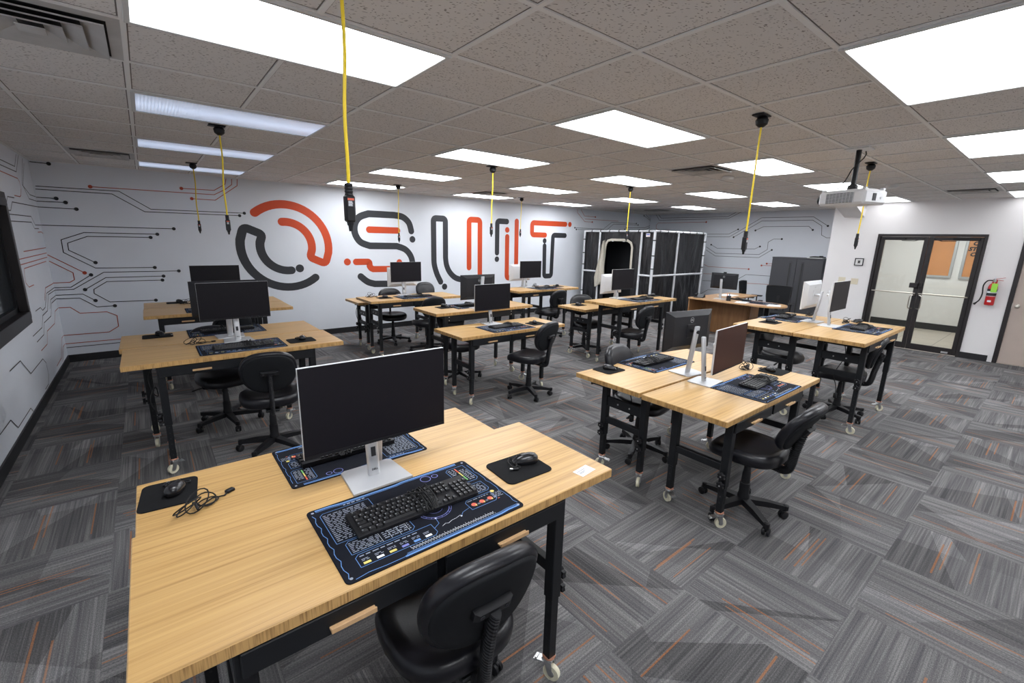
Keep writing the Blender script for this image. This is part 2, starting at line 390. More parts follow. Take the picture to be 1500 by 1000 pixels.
def plastic_sheet():
    m, nt, b = newmat('black_plastic_sheet')
    b.inputs['Base Color'].default_value = (.013, .013, .015, 1); b.inputs['Roughness'].default_value = .34
    tc = N(nt, 'ShaderNodeTexCoord'); mp = N(nt, 'ShaderNodeMapping'); mp.inputs['Scale'].default_value = (5, 5, 1.3); mp.inputs['Rotation'].default_value = (.5, .4, .0)
    n = N(nt, 'ShaderNodeTexNoise'); n.inputs['Scale'].default_value = 1.6; n.inputs['Detail'].default_value = 5; n.inputs['Distortion'].default_value = 1.2
    nt.links.new(tc.outputs['Object'], mp.inputs[0]); nt.links.new(mp.outputs[0], n.inputs['Vector'])
    bp = N(nt, 'ShaderNodeBump'); bp.inputs['Strength'].default_value = .9; bp.inputs['Distance'].default_value = .05
    nt.links.new(n.outputs[0], bp.inputs['Height']); nt.links.new(bp.outputs[0], b.inputs['Normal'])
    return m
M['sheet'] = plastic_sheet()

# ------------------------------------------------------------------ mesh builder
class MB:
    def __init__(s):
        s.v = []; s.f = []; s.m = []; s.mats = []
    def mi(s, m):
        if m not in s.mats: s.mats.append(m)
        return s.mats.index(m)
    def add(s, vs, fs, m):
        o = len(s.v); s.v += [tuple(p) for p in vs]; k = s.mi(m)
        for f in fs: s.f.append([i + o for i in f]); s.m.append(k)
        return s
    def quad(s, a, b, c, d, m): return s.add([a, b, c, d], [(0, 1, 2, 3)], m)
    def poly(s, pts, m): return s.add(pts, [tuple(range(len(pts)))], m)
    def hull(s, pts, m):
        bm = bmesh.new()
        for p in pts: bm.verts.new(p)
        r = bmesh.ops.convex_hull(bm, input=bm.verts)
        bmesh.ops.delete(bm, geom=[g for g in set(r['geom_interior'] + r['geom_unused']) if isinstance(g, bmesh.types.BMVert)], context='VERTS')
        bmesh.ops.recalc_face_normals(bm, faces=bm.faces)
        bmesh.ops.dissolve_limit(bm, angle_limit=.01, verts=bm.verts, edges=bm.edges)
        bm.verts.index_update()
        s.add([v.co[:] for v in bm.verts], [[v.index for v in f.verts] for f in bm.faces], m); bm.free(); return s
    def box(s, x0, y0, z0, x1, y1, z1, m, ch=0.):
        x0, x1 = min(x0, x1), max(x0, x1); y0, y1 = min(y0, y1), max(y0, y1); z0, z1 = min(z0, z1), max(z0, z1)
        if ch <= 0:
            return s.add([(x0, y0, z0), (x1, y0, z0), (x1, y1, z0), (x0, y1, z0), (x0, y0, z1), (x1, y0, z1), (x1, y1, z1), (x0, y1, z1)],
                         [(0, 3, 2, 1), (4, 5, 6, 7), (0, 1, 5, 4), (1, 2, 6, 5), (2, 3, 7, 6), (3, 0, 4, 7)], m)
        ch = min(ch, (x1 - x0) * .49, (y1 - y0) * .49, (z1 - z0) * .49)
        P = []
        for X, sx in ((x0, 1), (x1, -1)):
            for Y, sy in ((y0, 1), (y1, -1)):
                for Z, sz in ((z0, 1), (z1, -1)):
                    P += [(X, Y + sy * ch, Z + sz * ch), (X + sx * ch, Y, Z + sz * ch), (X + sx * ch, Y + sy * ch, Z)]
        return s.hull(P, m)
    def bar(s, a, b, w, h, m, up=(0, 0, 1), w2=None, h2=None):
        a, b = Vector(a), Vector(b); d = (b - a).normalized(); u = Vector(up)
        if abs(d.dot(u)) > .98: u = Vector((0, 1, 0))
        r = d.cross(u).normalized(); u = r.cross(d)
        w2 = w if w2 is None else w2; h2 = h if h2 is None else h2
        P = [a + r * (i * w / 2) + u * (j * h / 2) for i, j in ((-1, -1), (1, -1), (1, 1), (-1, 1))] + [b + r * (i * w2 / 2) + u * (j * h2 / 2) for i, j in ((-1, -1), (1, -1), (1, 1), (-1, 1))]
        return s.add([p[:] for p in P], [(3, 2, 1, 0), (4, 5, 6, 7), (0, 1, 5, 4), (1, 2, 6, 5), (2, 3, 7, 6), (3, 0, 4, 7)], m)
    def tube(s, pts, r, m, n=8, rs=None, ax=None, ay=1., up=(0, 0, 1)):
        P = [Vector(p) for p in pts]; k = len(P); rings = []
        prev = None
        for i in range(k):
            d = (P[min(i + 1, k - 1)] - P[max(i - 1, 0)]).normalized()
            if prev is None:
                u = Vector(up)
                if abs(d.dot(u)) > .95: u = Vector((1, 0, 0))
                u = (u - d * u.dot(d)).normalized()
            else:
                u = (prev - d * prev.dot(d)); u = u.normalized() if u.length > 1e-6 else prev
            prev = u; w = d.cross(u); rr = r if rs is None else rs[i]
            rings.append([(P[i] + u * (math.cos(t) * rr * ay) + w * (math.sin(t) * rr * (ax or 1.)))[:] for t in [2 * PI * j / n for j in range(n)]])
        vs = [p for ring in rings for p in ring]; fs = []
        for i in range(k - 1):
            for j in range(n):
                a = i * n + j; b2 = i * n + (j + 1) % n
                fs.append((a, b2, b2 + n, a + n))
        fs.append(tuple(reversed(range(n)))); fs.append(tuple(range((k - 1) * n, k * n)))
        return s.add(vs, fs, m)
    def lathe(s, prof, m, n=16, o=(0, 0, 0), axis='z'):
        vs = []; fs = []
        for r, z in prof:
            for j in range(n):
                t = 2 * PI * j / n; c, q = math.cos(t) * r, math.sin(t) * r
                p = (c, q, z) if axis == 'z' else (z, c, q) if axis == 'x' else (q, z, c)
                vs.append((o[0] + p[0], o[1] + p[1], o[2] + p[2]))
        k = len(prof)
        for i in range(k - 1):
            for j in range(n):
                a = i * n + j; b = i * n + (j + 1) % n; fs.append((a, b, b + n, a + n))
        fs.append(tuple(reversed(range(n)))); fs.append(tuple(range((k - 1) * n, k * n)))
        return s.add(vs, fs, m)
    def loops(s, L, m, cap0=True, cap1=True):
        n = len(L[0]); vs = [p for l in L for p in l]; fs = []
        for i in range(len(L) - 1):
            for j in range(n):
                a = i * n + j; b = i * n + (j + 1) % n; fs.append((a, b, b + n, a + n))
        if cap0: fs.append(tuple(reversed(range(n))))
        if cap1: fs.append(tuple(range((len(L) - 1) * n, len(L) * n)))
        return s.add(vs, fs, m)
    def prism(s, pts, z0, z1, m, ch=0.):
        cx = sum(p[0] for p in pts) / len(pts); cy = sum(p[1] for p in pts) / len(pts)
        def ring(z, d):
            out = []
            for x, y in pts:
                l = math.hypot(x - cx, y - cy) or 1; k = (l - d) / l
                out.append((cx + (x - cx) * k, cy + (y - cy) * k, z))
            return out
        L = [ring(z0, 0), ring(z1 - ch, 0)] + ([ring(z1, ch)] if ch else [])
        if not ch: L = [ring(z0, 0), ring(z1, 0)]
        return s.loops(L, m)
    def xf(s, mat, start=0):
        for i in range(start, len(s.v)): s.v[i] = tuple(mat @ Vector(s.v[i]))
        return s
    def mesh(s, name, smooth=35):
        me = bpy.data.meshes.new(name)
        me.from_pydata(s.v, [], s.f); me.update()
        for m in s.mats: me.materials.append(M[m])
        me.polygons.foreach_set('material_index', s.m)
        bm = bmesh.new(); bm.from_mesh(me); bmesh.ops.recalc_face_normals(bm, faces=bm.faces) if s.closed else None; bm.to_mesh(me); bm.free()
        if smooth:
            me.shade_smooth(); me.set_sharp_from_angle(angle=math.radians(smooth))
        return me
    closed = True
def rrect(w, h, r, n=5, cx=0., cy=0.):
    out = []
    for qx, qy, a0 in ((1, 1, 0), (-1, 1, 90), (-1, -1, 180), (1, -1, 270)):
        for i in range(n + 1):
            t = math.radians(a0 + 90 * i / n)
            out.append((cx + qx * (w / 2 - r) + r * math.cos(t), cy + qy * (h / 2 - r) + r * math.sin(t)))
    return out

def ob(name, mb, parent=None, loc=(0, 0, 0), rz=0., smooth=35, label=None):
    me = mb if isinstance(mb, bpy.types.Mesh) else mb.mesh(name, smooth)
    o = bpy.data.objects.new(name, me); COL.objects.link(o); o.parent = parent; o.location = loc; o.rotation_euler = (0, 0, rz)
    if label: o['label'] = label
    return o
def tag(o, label, cat, group=None):
    o['label'] = label; o['category'] = cat
    if group: o['group'] = group
    return o
def thing(name, label, cat, loc=(0, 0, 0), rz=0., group=None):
    o = bpy.data.objects.new(name, None); COL.objects.link(o); o.location = loc; o.rotation_euler = (0, 0, rz)
    o.empty_display_size = .05
    return tag(o, label, cat, group)
def struct(name, mb, parent=None, loc=(0, 0, 0), rz=0., smooth=0):
    o = ob(name, mb, parent, loc, rz, smooth)
    if parent is None: o['kind'] = 'structure'
    return o
def dup(root, label, loc, rz=0., group=None):
    def cp(o, par):
        c = o.copy(); COL.objects.link(c); c.parent = par
        for ch in o.children: cp(ch, c)
        return c
    r = cp(root, None); r.location = loc; r.rotation_euler = (0, 0, rz); r['label'] = label
    if group: r['group'] = group
    return r
def textmesh(body, size, mat, ext=.0004, shear=0., bold=0.):
    cu = bpy.data.curves.new('t', 'FONT'); cu.body = body; cu.size = size; cu.extrude = ext; cu.align_x = 'CENTER'; cu.align_y = 'CENTER'; cu.shear = shear; cu.offset = bold
    cu.resolution_u = 2
    o = bpy.data.objects.new('t', cu); COL.objects.link(o)
    bpy.context.view_layer.update()
    me = bpy.data.meshes.new_from_object(o.evaluated_get(bpy.context.evaluated_depsgraph_get()))
    bpy.data.objects.remove(o); bpy.data.curves.remove(cu)
    v = [x.co[:] for x in me.vertices]; f = [tuple(p.vertices) for p in me.polygons]
    bpy.data.meshes.remove(me)
    return v, f, mat
# ------------------------------------------------------------------ room
XL, YB, XR, XM, H, YF, YJ = -1.083, 4.790, 10.962, 12.50, 2.7006, -6.40, -.62
FT = .3048
DY0, DY1, DH = -2.885, -1.405, 2.115       # double door opening in wall_right
RY0, RY1, RH = -4.36, -3.29, 2.10          # side door
XC = 14.2                                  # corridor far wall
m = MB(); m.quad((XL, YF, 0), (XM, YF, 0), (XM, YB, 0), (XL, YB, 0), 'carpet')
m.closed = False
floor = struct('floor', m)
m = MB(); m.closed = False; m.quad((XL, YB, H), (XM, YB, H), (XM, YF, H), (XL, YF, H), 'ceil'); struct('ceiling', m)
# exposed T-bar grid on a two-foot module
m = MB()
for i in range(-1, 42, 1):
    x = i * 2 * FT
    if XL < x < XM: m.box(x - .012, YF, H - .006, x + .012, YB, H + .01, 'tbar')
for j in range(-11, 9):
    y = j * 2 * FT
    if YF < y < YB: m.box(XL, y - .012, H - .0055, XM, y + .012, H + .01, 'tbar')
m.box(XL, YB - .02, H - .007, XM, YB, H + .01, 'tbar'); m.box(XL, YF, H - .007, XL + .02, YB, H + .01, 'tbar'); m.box(XR - .02, YF, H - .007, XR, YJ, H + .01, 'tbar')
struct('trim_1', m)

# window opening in the left wall
WY0, WY1, WZ0, WZ1 = 1.15, 2.84, .93, 2.125
def wall_x(x, y0, y1, holes, mat, th, z1=H):
    """slab wall at constant x (room face at x), holes = [(y0,y1,z0,z1)]"""
    mm = MB(); ys = sorted({y0, y1, *[h[0] for h in holes], *[h[1] for h in holes]})
    for a, b in zip(ys, ys[1:]):
        hs = [h for h in holes if h[0] <= a and h[1] >= b]
        if not hs: mm.box(x, a, 0, x + th, b, z1, mat)
        else:
            h = hs[0]
            if h[2] > 0: mm.box(x, a, 0, x + th, b, h[2], mat)
            if h[3] < z1: mm.box(x, a, h[3], x + th, b, z1, mat)
    return mm
wl = struct('wall_left', wall_x(XL, YF, YB + .15, [(WY0, WY1, WZ0, WZ1)], 'wall', -.15))
mb = MB(); mb.box(XL, YB, 0, XM + .15, YB + .15, H, 'wall'); wb = struct('wall_back', mb)
wr = struct('wall_right', wall_x(XR, YF, YJ, [(DY0, DY1, 0, DH), (RY0, RY1, 0, RH)], 'wallw', .13))
mb = MB(); mb.box(XR + .13, YJ - .13, 0, XM + .15, YJ, H, 'wallw'); struct('wall_side', mb)
mb = MB(); mb.box(XM, YJ, 0, XM + .15, YB, H, 'wall'); wm = struct('wall_alcove', mb)
mb = MB(); mb.box(XL - .15, YF - .15, 0, XM + .15, YF, H, 'wallw'); struct('wall_front', mb)
# sloped bulkhead where ceiling meets the right wall
mb = MB(); mb.hull([(XR, -.80, H), (XR, -1.13, H), (XR, -.80, 2.43), (XR, -1.13, 2.43), (10.10, -.80, H), (10.10, -1.13, H), (10.14, -.80, 2.66), (10.14, -1.13, 2.66)], 'wallw')
struct('trim_2', mb)
# baseboards
bh = .105
mb = MB(); mb.box(XL, YF, 0, XL + .012, YB, bh, 'base'); struct('baseboard_left', mb)
mb = MB(); mb.box(XL, YB - .012, 0, XM, YB, bh, 'base'); struct('baseboard_back', mb)
mb = MB(); mb.box(XR - .012, DY1 + .0, 0, XR, YJ, bh, 'base'); mb.box(XR - .012, RY1 + .06, 0, XR, DY0, bh, 'base'); struct('baseboard_right', mb)
mb = MB(); mb.box(XM - .012, YJ, 0, XM, YB, bh, 'base'); struct('baseboard_alcove', mb)

# ---- painted mural (flat shapes on the walls)
def to3(w, a, b, off):
    return (a, YB - off, b) if w == 'b' else (XL + off, a, b) if w == 'l' else (XM - off, a, b)
def fillet(P, r):
    """round the sharp corners of a centre line"""
    out = [P[0]]
    for a, b, c in zip(P, P[1:], P[2:]):
        u = Vector(a) - Vector(b); v = Vector(c) - Vector(b); lu, lv = u.length, v.length
        if lu < 1e-6 or lv < 1e-6: continue
        u /= lu; v /= lv; ang = math.acos(max(-1, min(1, u.dot(v))))
        if ang > 2.6: out.append(b); continue
        d = min(r / math.tan(ang / 2), lu * .45, lv * .45); s, e = Vector(b) + u * d, Vector(b) + v * d
        for k in range(7):
            t = k / 6; out.append(tuple((1 - t) ** 2 * s + 2 * t * (1 - t) * Vector(b) + t * t * e))
    return out + [P[-1]]
def stroke(mm, w, pts, wd, mat, off=.002, cap=True, rad=None):
    """one ribbon without overlaps: mitred strip plus half-round ends"""
    P = [Vector(p) for p in pts]; Q = [P[0]]
    for p in P[1:]:
        if (p - Q[-1]).length > 1e-4: Q.append(p)
    P = [Vector(p) for p in fillet([tuple(p) for p in Q], wd * .55 if rad is None else rad)]
    Q = [P[0]]
    for p in P[1:]:
        if (p - Q[-1]).length > 1e-4: Q.append(p)
    P = Q; n = len(P); Lt, Rt = [], []; h = wd / 2
    for i in range(n):
        d0 = (P[i] - P[max(i - 1, 0)]); d1 = (P[min(i + 1, n - 1)] - P[i])
        d0 = d0.normalized() if d0.length else d1.normalized(); d1 = d1.normalized() if d1.length else d0
        t = (d0 + d1).normalized(); nn = Vector((-t.y, t.x)); k = h / max(.5, nn.dot(Vector((-d0.y, d0.x))))
        Lt.append(P[i] + nn * k); Rt.append(P[i] - nn * k)
    for i in range(n - 1): mm.poly([to3(w, *q, off) for q in (Lt[i], Lt[i + 1], Rt[i + 1], Rt[i])], mat)
    if cap:
        for c, a, s in ((P[0], Lt[0], 1), (P[-1], Rt[-1], 1)):
            v = a - c; a0 = math.atan2(v.y, v.x)
            mm.poly([to3(w, c.x + h * math.cos(a0 + PI * k / 12), c.y + h * math.sin(a0 + PI * k / 12), off) for k in range(13)], mat)
def disc(mm, w, a, b, r, mat, off=.002, n=18):
    mm.poly([to3(w, a + r * math.cos(2 * PI * i / n), b + r * math.sin(2 * PI * i / n), off) for i in range(n)], mat)
def arc(cx, cz, r, a0, a1, n=26):
    return [(cx + r * math.cos(math.radians(a0 + (a1 - a0) * i / n)), cz + r * math.sin(math.radians(a0 + (a1 - a0) * i / n))) for i in range(n + 1)]
def smooth_pts(P, n=8):
    out = []
    for i in range(len(P) - 1):
        p0, p1, p2, p3 = P[max(i - 1, 0)], P[i], P[i + 1], P[min(i + 2, len(P) - 1)]
        for k in range(n):
            t = k / n
            out.append(tuple(.5 * (2 * p1[j] + (p2[j] - p0[j]) * t + (2 * p0[j] - 5 * p1[j] + 4 * p2[j] - p3[j]) * t * t + (3 * p1[j] - p0[j] - 3 * p2[j] + p3[j]) * t ** 3) for j in range(2)))
    return out + [P[-1]]
W_ = .128
OC = (1.885, 1.635)
letters = []
g = MB()
A, B = arc(*OC, .705, 129.5, -26), arc(*OC, .415, -27, 96)
stroke(g, 'b', A[:-3] + A[-1:] + B[:1] + B[4:], .135, 'orange')
A, B = arc(*OC, .705, -51.5, -206), arc(*OC, .415, 152, 276)
stroke(g, 'b', A[:-3] + A[-1:] + B[:1] + B[4:], .135, 'char'); disc(g, 'b', 2.067, 1.253, .070, 'char')
letters.append(g); g = MB()
s = smooth_pts([(4.258, 1.964), (4.208, 2.125), (4.08, 2.232), (3.90, 2.262)]) + smooth_pts([(3.37, 2.262), (3.19, 2.19), (3.095, 2.05), (3.095, 1.88), (3.19, 1.73), (3.37, 1.66)]) + smooth_pts([(3.93, 1.66), (4.12, 1.59), (4.24, 1.44), (4.262, 1.25), (4.18, 1.04), (4.03, .93), (3.88, .905)]) + smooth_pts([(3.44, .918), (3.297, .965), (3.162, 1.073)])
stroke(g, 'b', s, W_, 'char'); disc(g, 'b', 4.279, 1.80, .066, 'char')
stroke(g, 'b', [(3.372, 1.966), (3.953, 1.966)], .125, 'orange')
stroke(g, 'b', [(3.085, 1.355), (3.345, 1.355), (3.350, 1.27), (3.375, 1.23), (3.42, 1.21), (3.90, 1.206)], .122, 'orange'); disc(g, 'b', 2.918, 1.356, .066, 'orange'); disc(g, 'b', 3.974, 1.337, .062, 'orange')
letters.append(g); g = MB()
stroke(g, 'b', smooth_pts([(4.93, .903), (4.84, 1.08), (4.78, 1.28), (4.772, 1.45)]) + [(4.775, 2.245), (5.065, 2.245)] + smooth_pts([(5.06, 1.42), (5.085, 1.26), (5.16, 1.11), (5.29, .99), (5.45, .935), (5.65, .92)]), W_, 'char'); disc(g, 'b', 5.029, .791, .068, 'char')
stroke(g, 'b', [(5.675, 1.198), (5.672, 2.258), (5.968, 2.258), (5.975, 1.02)], W_, 'orange')
letters.append(g); g = MB()
stroke(g, 'b', [(6.747, 2.258), (6.462, 2.258), (6.466, 1.53)], W_, 'char'); disc(g, 'b', 6.466, 1.379, .066, 'char')
disc(g, 'b', 6.762, 2.065, .066, 'orange'); stroke(g, 'b', [(6.766, 1.906), (6.774, .924), (7.066, .924), (7.05, 2.275)], W_, 'orange')
letters.append(g); g = MB()
stroke(g, 'b', [(8.721, 2.272), (7.549, 2.265), (7.552, 1.975), (7.999, 1.975)], W_, 'orange'); disc(g, 'b', 8.886, 2.273, .066, 'orange')
disc(g, 'b', 7.991, 1.831, .066, 'char'); stroke(g, 'b', [(7.996, 1.704), (8.018, .928), (8.272, .928), (8.282, 1.98), (8.721, 1.98)], W_, 'char')
letters.append(g)
for g in letters:
    g.closed = False; ob('painted_letter', g, wb, smooth=0)
for w, par in (('b', wb), ('l', wl), ('m', wm)):
    g = MB(); g.closed = False
    for ww, c, pts, dots in CIRCUITS:
        if (ww if ww != 'r' else 'm') != w: continue
        mt = 'lineK' if c == 'k' else 'lineR'
        stroke(g, w, pts, .0095, mt, .0035 if c == 'k' else .003)
        if w == 'l' and not dots:
            pass
        for d in dots: disc(g, w, *(pts[0] if d == 's' else pts[-1]),   .0235, mt, .0041 if c == 'k' else .0038)
    ob('painted_circuit_lines', g, par, smooth=0)

# ---- interior window in the left wall
g = MB(); fw = .075
for a in ((WY0, WZ0, WY1, WZ0 + fw), (WY0, WZ1 - fw, WY1, WZ1), (WY0, WZ0 + fw, WY0 + fw, WZ1 - fw), (WY1 - fw, WZ0 + fw, WY1, WZ1 - fw)):
    g.box(XL - .10, a[0], a[1], XL + .03, a[2], a[3], 'bronze', .004)
for a in ((WY0, WZ0 - .06, WY1 + .06, WZ0), (WY0, WZ1, WY1 + .06, WZ1 + .06), (WY1, WZ0, WY1 + .06, WZ1)):
    g.box(XL, a[0], a[1], XL + .018, a[2], a[3], 'bronze', .003)
win = struct('window_1', g)
g = MB()
for a in ((WY0 + fw, WZ0 + fw, WY1 - fw, WZ0 + fw + .05), (WY1 - fw - .05, WZ0 + fw, WY1 - fw, WZ1 - fw), (WY0 + fw, WZ1 - fw - .05, WY1 - fw, WZ1 - fw)):
    g.box(XL - .09, a[0], a[1], XL - .04, a[2], a[3], 'plastic')
ob('inner_sash', g, win)
g = MB(); g.box(XL - .07, WY0 + fw, WZ0 + fw, XL - .062, WY1 - fw, WZ1 - fw, 'glassd'); ob('glass_pane', g, win)

# ---- double glass door
jw = .045
g = MB()
for a in ((DY0, 0, DY0 + jw, DH - jw), (DY1 - jw, 0, DY1, DH - jw), (DY0, DH - jw, DY1, DH)):
    g.box(XR - .03, a[0], a[1], XR + .13, a[2], a[3], 'bronze', .004)
d1 = struct('door_1', g)
ym = (DY0 + DY1) / 2
def leaf(y0, y1, hy, sgn):
    """one glazed leaf; hy = y of its meeting edge"""
    z0, z1 = .012, DH - jw - .004; st, tr, br = .062, .06, .11
    q = MB()
    for a in ((y0, z0, y0 + st, z1), (y1 - st, z0, y1, z1), (y0 + st, z1 - tr, y1 - st, z1), (y0 + st, z0, y1 - st, z0 + br)):
        q.box(XR + .005, a[0], a[1], XR + .05, a[2], a[3], 'bronze', .003)
    L = ob('door_leaf', q, d1)
    q = MB(); q.box(XR + .024, y0 + st, z0 + br, XR + .030, y1 - st, z1 - tr, 'glass'); ob('glass_pane', q, L)
    q = MB(); q.tube([(XR - .035, y0 + .02, 1.05), (XR - .035, y1 - .02, 1.05)], .011, 'nickel', 10)
    for y in (y0 + .035, y1 - .035): q.tube([(XR - .035, y, 1.05), (XR + .006, y, 1.05)], .009, 'nickel', 8)
    ob('push_bar', q, L)
    q = MB(); y = hy + sgn * .05
    q.tube([(XR + .004, y - sgn * .02, 1.02)] + [(XR - .045, y + sgn * .035 * k, 1.02 - .01 * k) for k in (0, .6)] + [(XR - .05, y + sgn * .035, .99), (XR - .05, y + sgn * .035, .80), (XR - .045, y + sgn * .02, .77), (XR + .004, y - sgn * .02, .77)], .010, 'nickel', 8)
    ob('pull_handle', q, L)
    q = MB(); yc = (y0 + y1) / 2 + (.14 if sgn > 0 else -.14)
    q.box(XR - .045, yc - .17, z1 - .055, XR + .004, yc + .17, z1 - .01, 'plastic', .006); q.bar((XR - .03, yc + sgn * -.12, z1 - .07), (XR - .06, yc + sgn * -.30, z1 - .075), .018, .01, 'plastic'); q.bar((XR - .06, yc + sgn * -.30, z1 - .075), (XR + .01, yc + sgn * -.42, z1 - .03), .016, .01, 'plastic')
    ob('door_closer', q, L)
    return L
l1 = leaf(ym + .003, DY1 - jw - .004, ym, 1); l2 = leaf(DY0 + jw + .004, ym - .003, ym, -1)
q = MB(); q.box(XR - .035, ym + .01, 1.15, XR + .006, ym + .13, 1.24, 'bronze', .006); q.box(XR - .03, ym - .05, 1.17, XR + .006, ym - .004, 1.25, 'bronze', .004); ob('latch', q, l1)
q = MB(); q.box(XR - .012, DY0 + .15, .03, XR + .006, DY0 + .24, .06, 'silver'); ob('kick_stop', q, l2)
# ---- plain side door
g = MB()
for a in ((RY1 - .055, 0, RY1, RH - .055), (RY0, 0, RY0 + .055, RH - .055), (RY0, RH - .055, RY1, RH)):
    g.box(XR - .025, a[0], a[1], XR + .13, a[2], a[3], 'bronze', .004)
d2 = struct('door_2', g)
g = MB(); g.box(XR + .005, RY0 + .058, .01, XR + .05, RY1 - .058, RH - .058, 'doorb', .003); dl = ob('door_leaf', g, d2)
g = MB(); ky = RY1 - .12
g.lathe([(.033, .006), (.033, 0), (.012, -.004), (.012, -.035), (.028, -.045), (.031, -.06), (.024, -.075), (.004, -.08)], 'nickel', 18, (XR + .004, ky, .975), 'x'); ob('door_knob', g, dl)
g = MB(); g.box(XR - .004, RY1 - .07, .93, XR + .003, RY1 - .045, 1.02, 'nickel'); ob('strike_plate', g, dl)
# ---- corridor behind the double door
g = MB(); g.closed = False; x0 = XR + .13
g.quad((x0 - .13, -4.6, .001), (XC, -4.6, .001), (XC, -.75, .001), (x0 - .13, -.75, .001), 'ctile'); struct('corridor_floor', g)
g = MB(); g.box(XC, -4.6, 0, XC + .1, -.75, 2.7, 'wallw'); struct('wall_corridor', g)
g = MB(); g.box(x0, -.85, 0, XC, -.75, 2.7, 'wallw'); g.box(x0, -4.7, 0, XC, -4.6, 2.7, 'wallw'); struct('wall_corridor_ends', g)
g = MB(); g.box(x0 - .13, -4.7, 2.7, XC + .1, -.75, 2.8, 'wallw'); struct('ceiling_corridor', g)
g = MB(); g.box(XC - .015, -4.6, 0, XC, -.75, .15, 'base'); struct('baseboard_corridor', g)
g = MB(); g.box(12.35, -2.75, 2.66, 12.95, -1.55, 2.70, 'lensc'); o = ob('corridor_light', g); tag(o, 'bright ceiling panel inside the corridor beyond the glass doors', 'light')
def board(y0, y1, z0, z1, label, txt):
    t = thing('display_board', label, 'board', (XC - .001, (y0 + y1) / 2, z0)); w = y1 - y0; h = z1 - z0
    q = MB()
    for a in ((-w / 2, 0, w / 2, .05), (-w / 2, h - .05, w / 2, h), (-w / 2, .05, -w / 2 + .05, h - .05), (w / 2 - .05, .05, w / 2, h - .05)):
        q.box(-.05, a[0], a[1], 0, a[2], a[3], 'silver', .005)
    ob('frame', q, t)
    q = MB(); q.box(-.02, -w / 2 + .05, .05, -.008, w / 2 - .05, h - .05, 'boardw'); bk = ob('backing', q, t)
    for body, y, z, sz in txt:
        v, f, mt = textmesh(body, sz, 'ink', .003, .2, .006)
        q = MB(); q.closed = False; q.add(v, f, mt); q.xf(Matrix.Translation((-.024, y, z)) @ Matrix.Rotation(-PI / 2, 4, 'Z') @ Matrix.Rotation(PI / 2, 4, 'X'))
        ob('lettering', q, bk, smooth=0)
board(-2.15, -1.68, 1.22, 2.45, 'orange wood display board in silver frame, seen through the right glass leaf', [])
board(-3.30, -2.27, 1.22, 2.45, 'orange wood display board with black letters at the right edge of the glass', [('C', .365, .775, .115), ('ST', .395, .655, .115), ('C', .375, .54, .115)])

# ------------------------------------------------------------------ ceiling things
def fixture_mesh():
    q = MB(); a, b, w = .606, .302, .022
    for r in ((-a, -b, a, -b + w), (-a, b - w, a, b), (-a, -b + w, -a + w, b - w), (a - w, -b + w, a, b - w)):
        q.box(r[0], r[1], -.016, r[2], r[3], -.002, 'fixture', .002)
    return q.mesh('light_frame')
def lens_mesh(mt):
    q = MB(); q.box(-.582, -.278, -.010, .582, .278, -.004, mt); return q.mesh('light_lens', 0)
FM, LM, LD, LS = fixture_mesh(), lens_mesh('lens'), lens_mesh('lensdim'), lens_mesh('lenssoft')
colname = {0: 'far left', 1: 'second', 2: 'middle', 3: 'fourth', 4: 'far right'}
rowname = {-6: 'row nearest the camera', -3: 'second row from the camera', 0: 'middle row', 3: 'fourth row', 6: 'row along the lettered wall', -9: 'unseen row added behind the camera'}
for row in (-9, -6, -3, 0, 3, 6):  # the row behind the camera is unseen, added for more light
    for c in range(5):
        if row == -9 and c == 1: continue
        if row == 6 and c == 4: continue
        x = c * 8 * FT + .6096; y = row * 2 * FT + .3048
        if c == 4 and y < YJ + .2: x -= .03   # this column ends at the door wall
        dim = c == 0 and row >= 0
        t = thing('ceiling_light', ('dim ribbed' if dim else 'glowing white') + f' ceiling light panel, {colname[c]} column, {rowname[row]}', 'light', (x, y, H), 0, 'recessed ceiling light panels')
        ob('frame', FM, t); ob('diffuser', LD if dim else LS if c == 4 and y < YJ else LM, t)
def vent_mesh():
    q = MB(); s = .296
    q.box(-s, -s, -.004, s, s, -.001, 'ventd')
    for k, (a, b, za, zb) in enumerate(((.296, .250, -.006, -.010), (.242, .165, -.028, -.005), (.172, .100, -.030, -.006), (.104, .040, -.032, -.008))):
        for r in range(4):
            R = Matrix.Rotation(r * PI / 2, 4, 'Z')
            q.add([(R @ Vector(v))[:] for v in [(-a, -a, za), (a, -a, za), (b, -b, zb), (-b, -b, zb)]], [(0, 1, 2, 3)], 'ventm')
            if k: q.add([(R @ Vector(v))[:] for v in [(-a, -a, za), (a, -a, za), (a, -a, za + .006), (-a, -a, za + .006)]], [(0, 1, 2, 3)], 'ventm')
    q.box(-.045, -.045, -.034, .045, .045, -.030, 'ventm')
    return q
VB = vent_mesh(); VB.closed = False; VM = VB.mesh('vent', 0)
for (i, j, lab) in ((-1, -2, 'large square ceiling vent in the top left corner near the camera'), (-1, 5, 'dusty square ceiling vent near the left wall by the lettering'),
                    (8, -2, 'square ceiling vent between the middle lights and the projector'), (8, 5, 'square ceiling vent above the U and I lettering'), (17, 5, 'square ceiling vent above the black booth'), (15, -5, 'square ceiling vent in front of the glass doors')):
    o = ob('ceiling_vent', VM, loc=((i * 2 + 1) * FT, (j * 2 + 1) * FT, H), smooth=0); tag(o, lab, 'vent', 'square ceiling diffusers')
q = MB(); q.lathe([(.07, 0), (.072, -.02), (.06, -.036), (.03, -.042), (.002, -.043)], 'fixture', 24); SDM = q.mesh('smoke')
for x, y, lab in ((5.9, -.88, 'round white smoke detector beside the square vent'), (8.02, -2.11, 'round white smoke detector behind the projector')):
    o = ob('smoke_detector', SDM, loc=(x, y, H - .006)); tag(o, lab, 'smoke detector', 'ceiling smoke detectors')

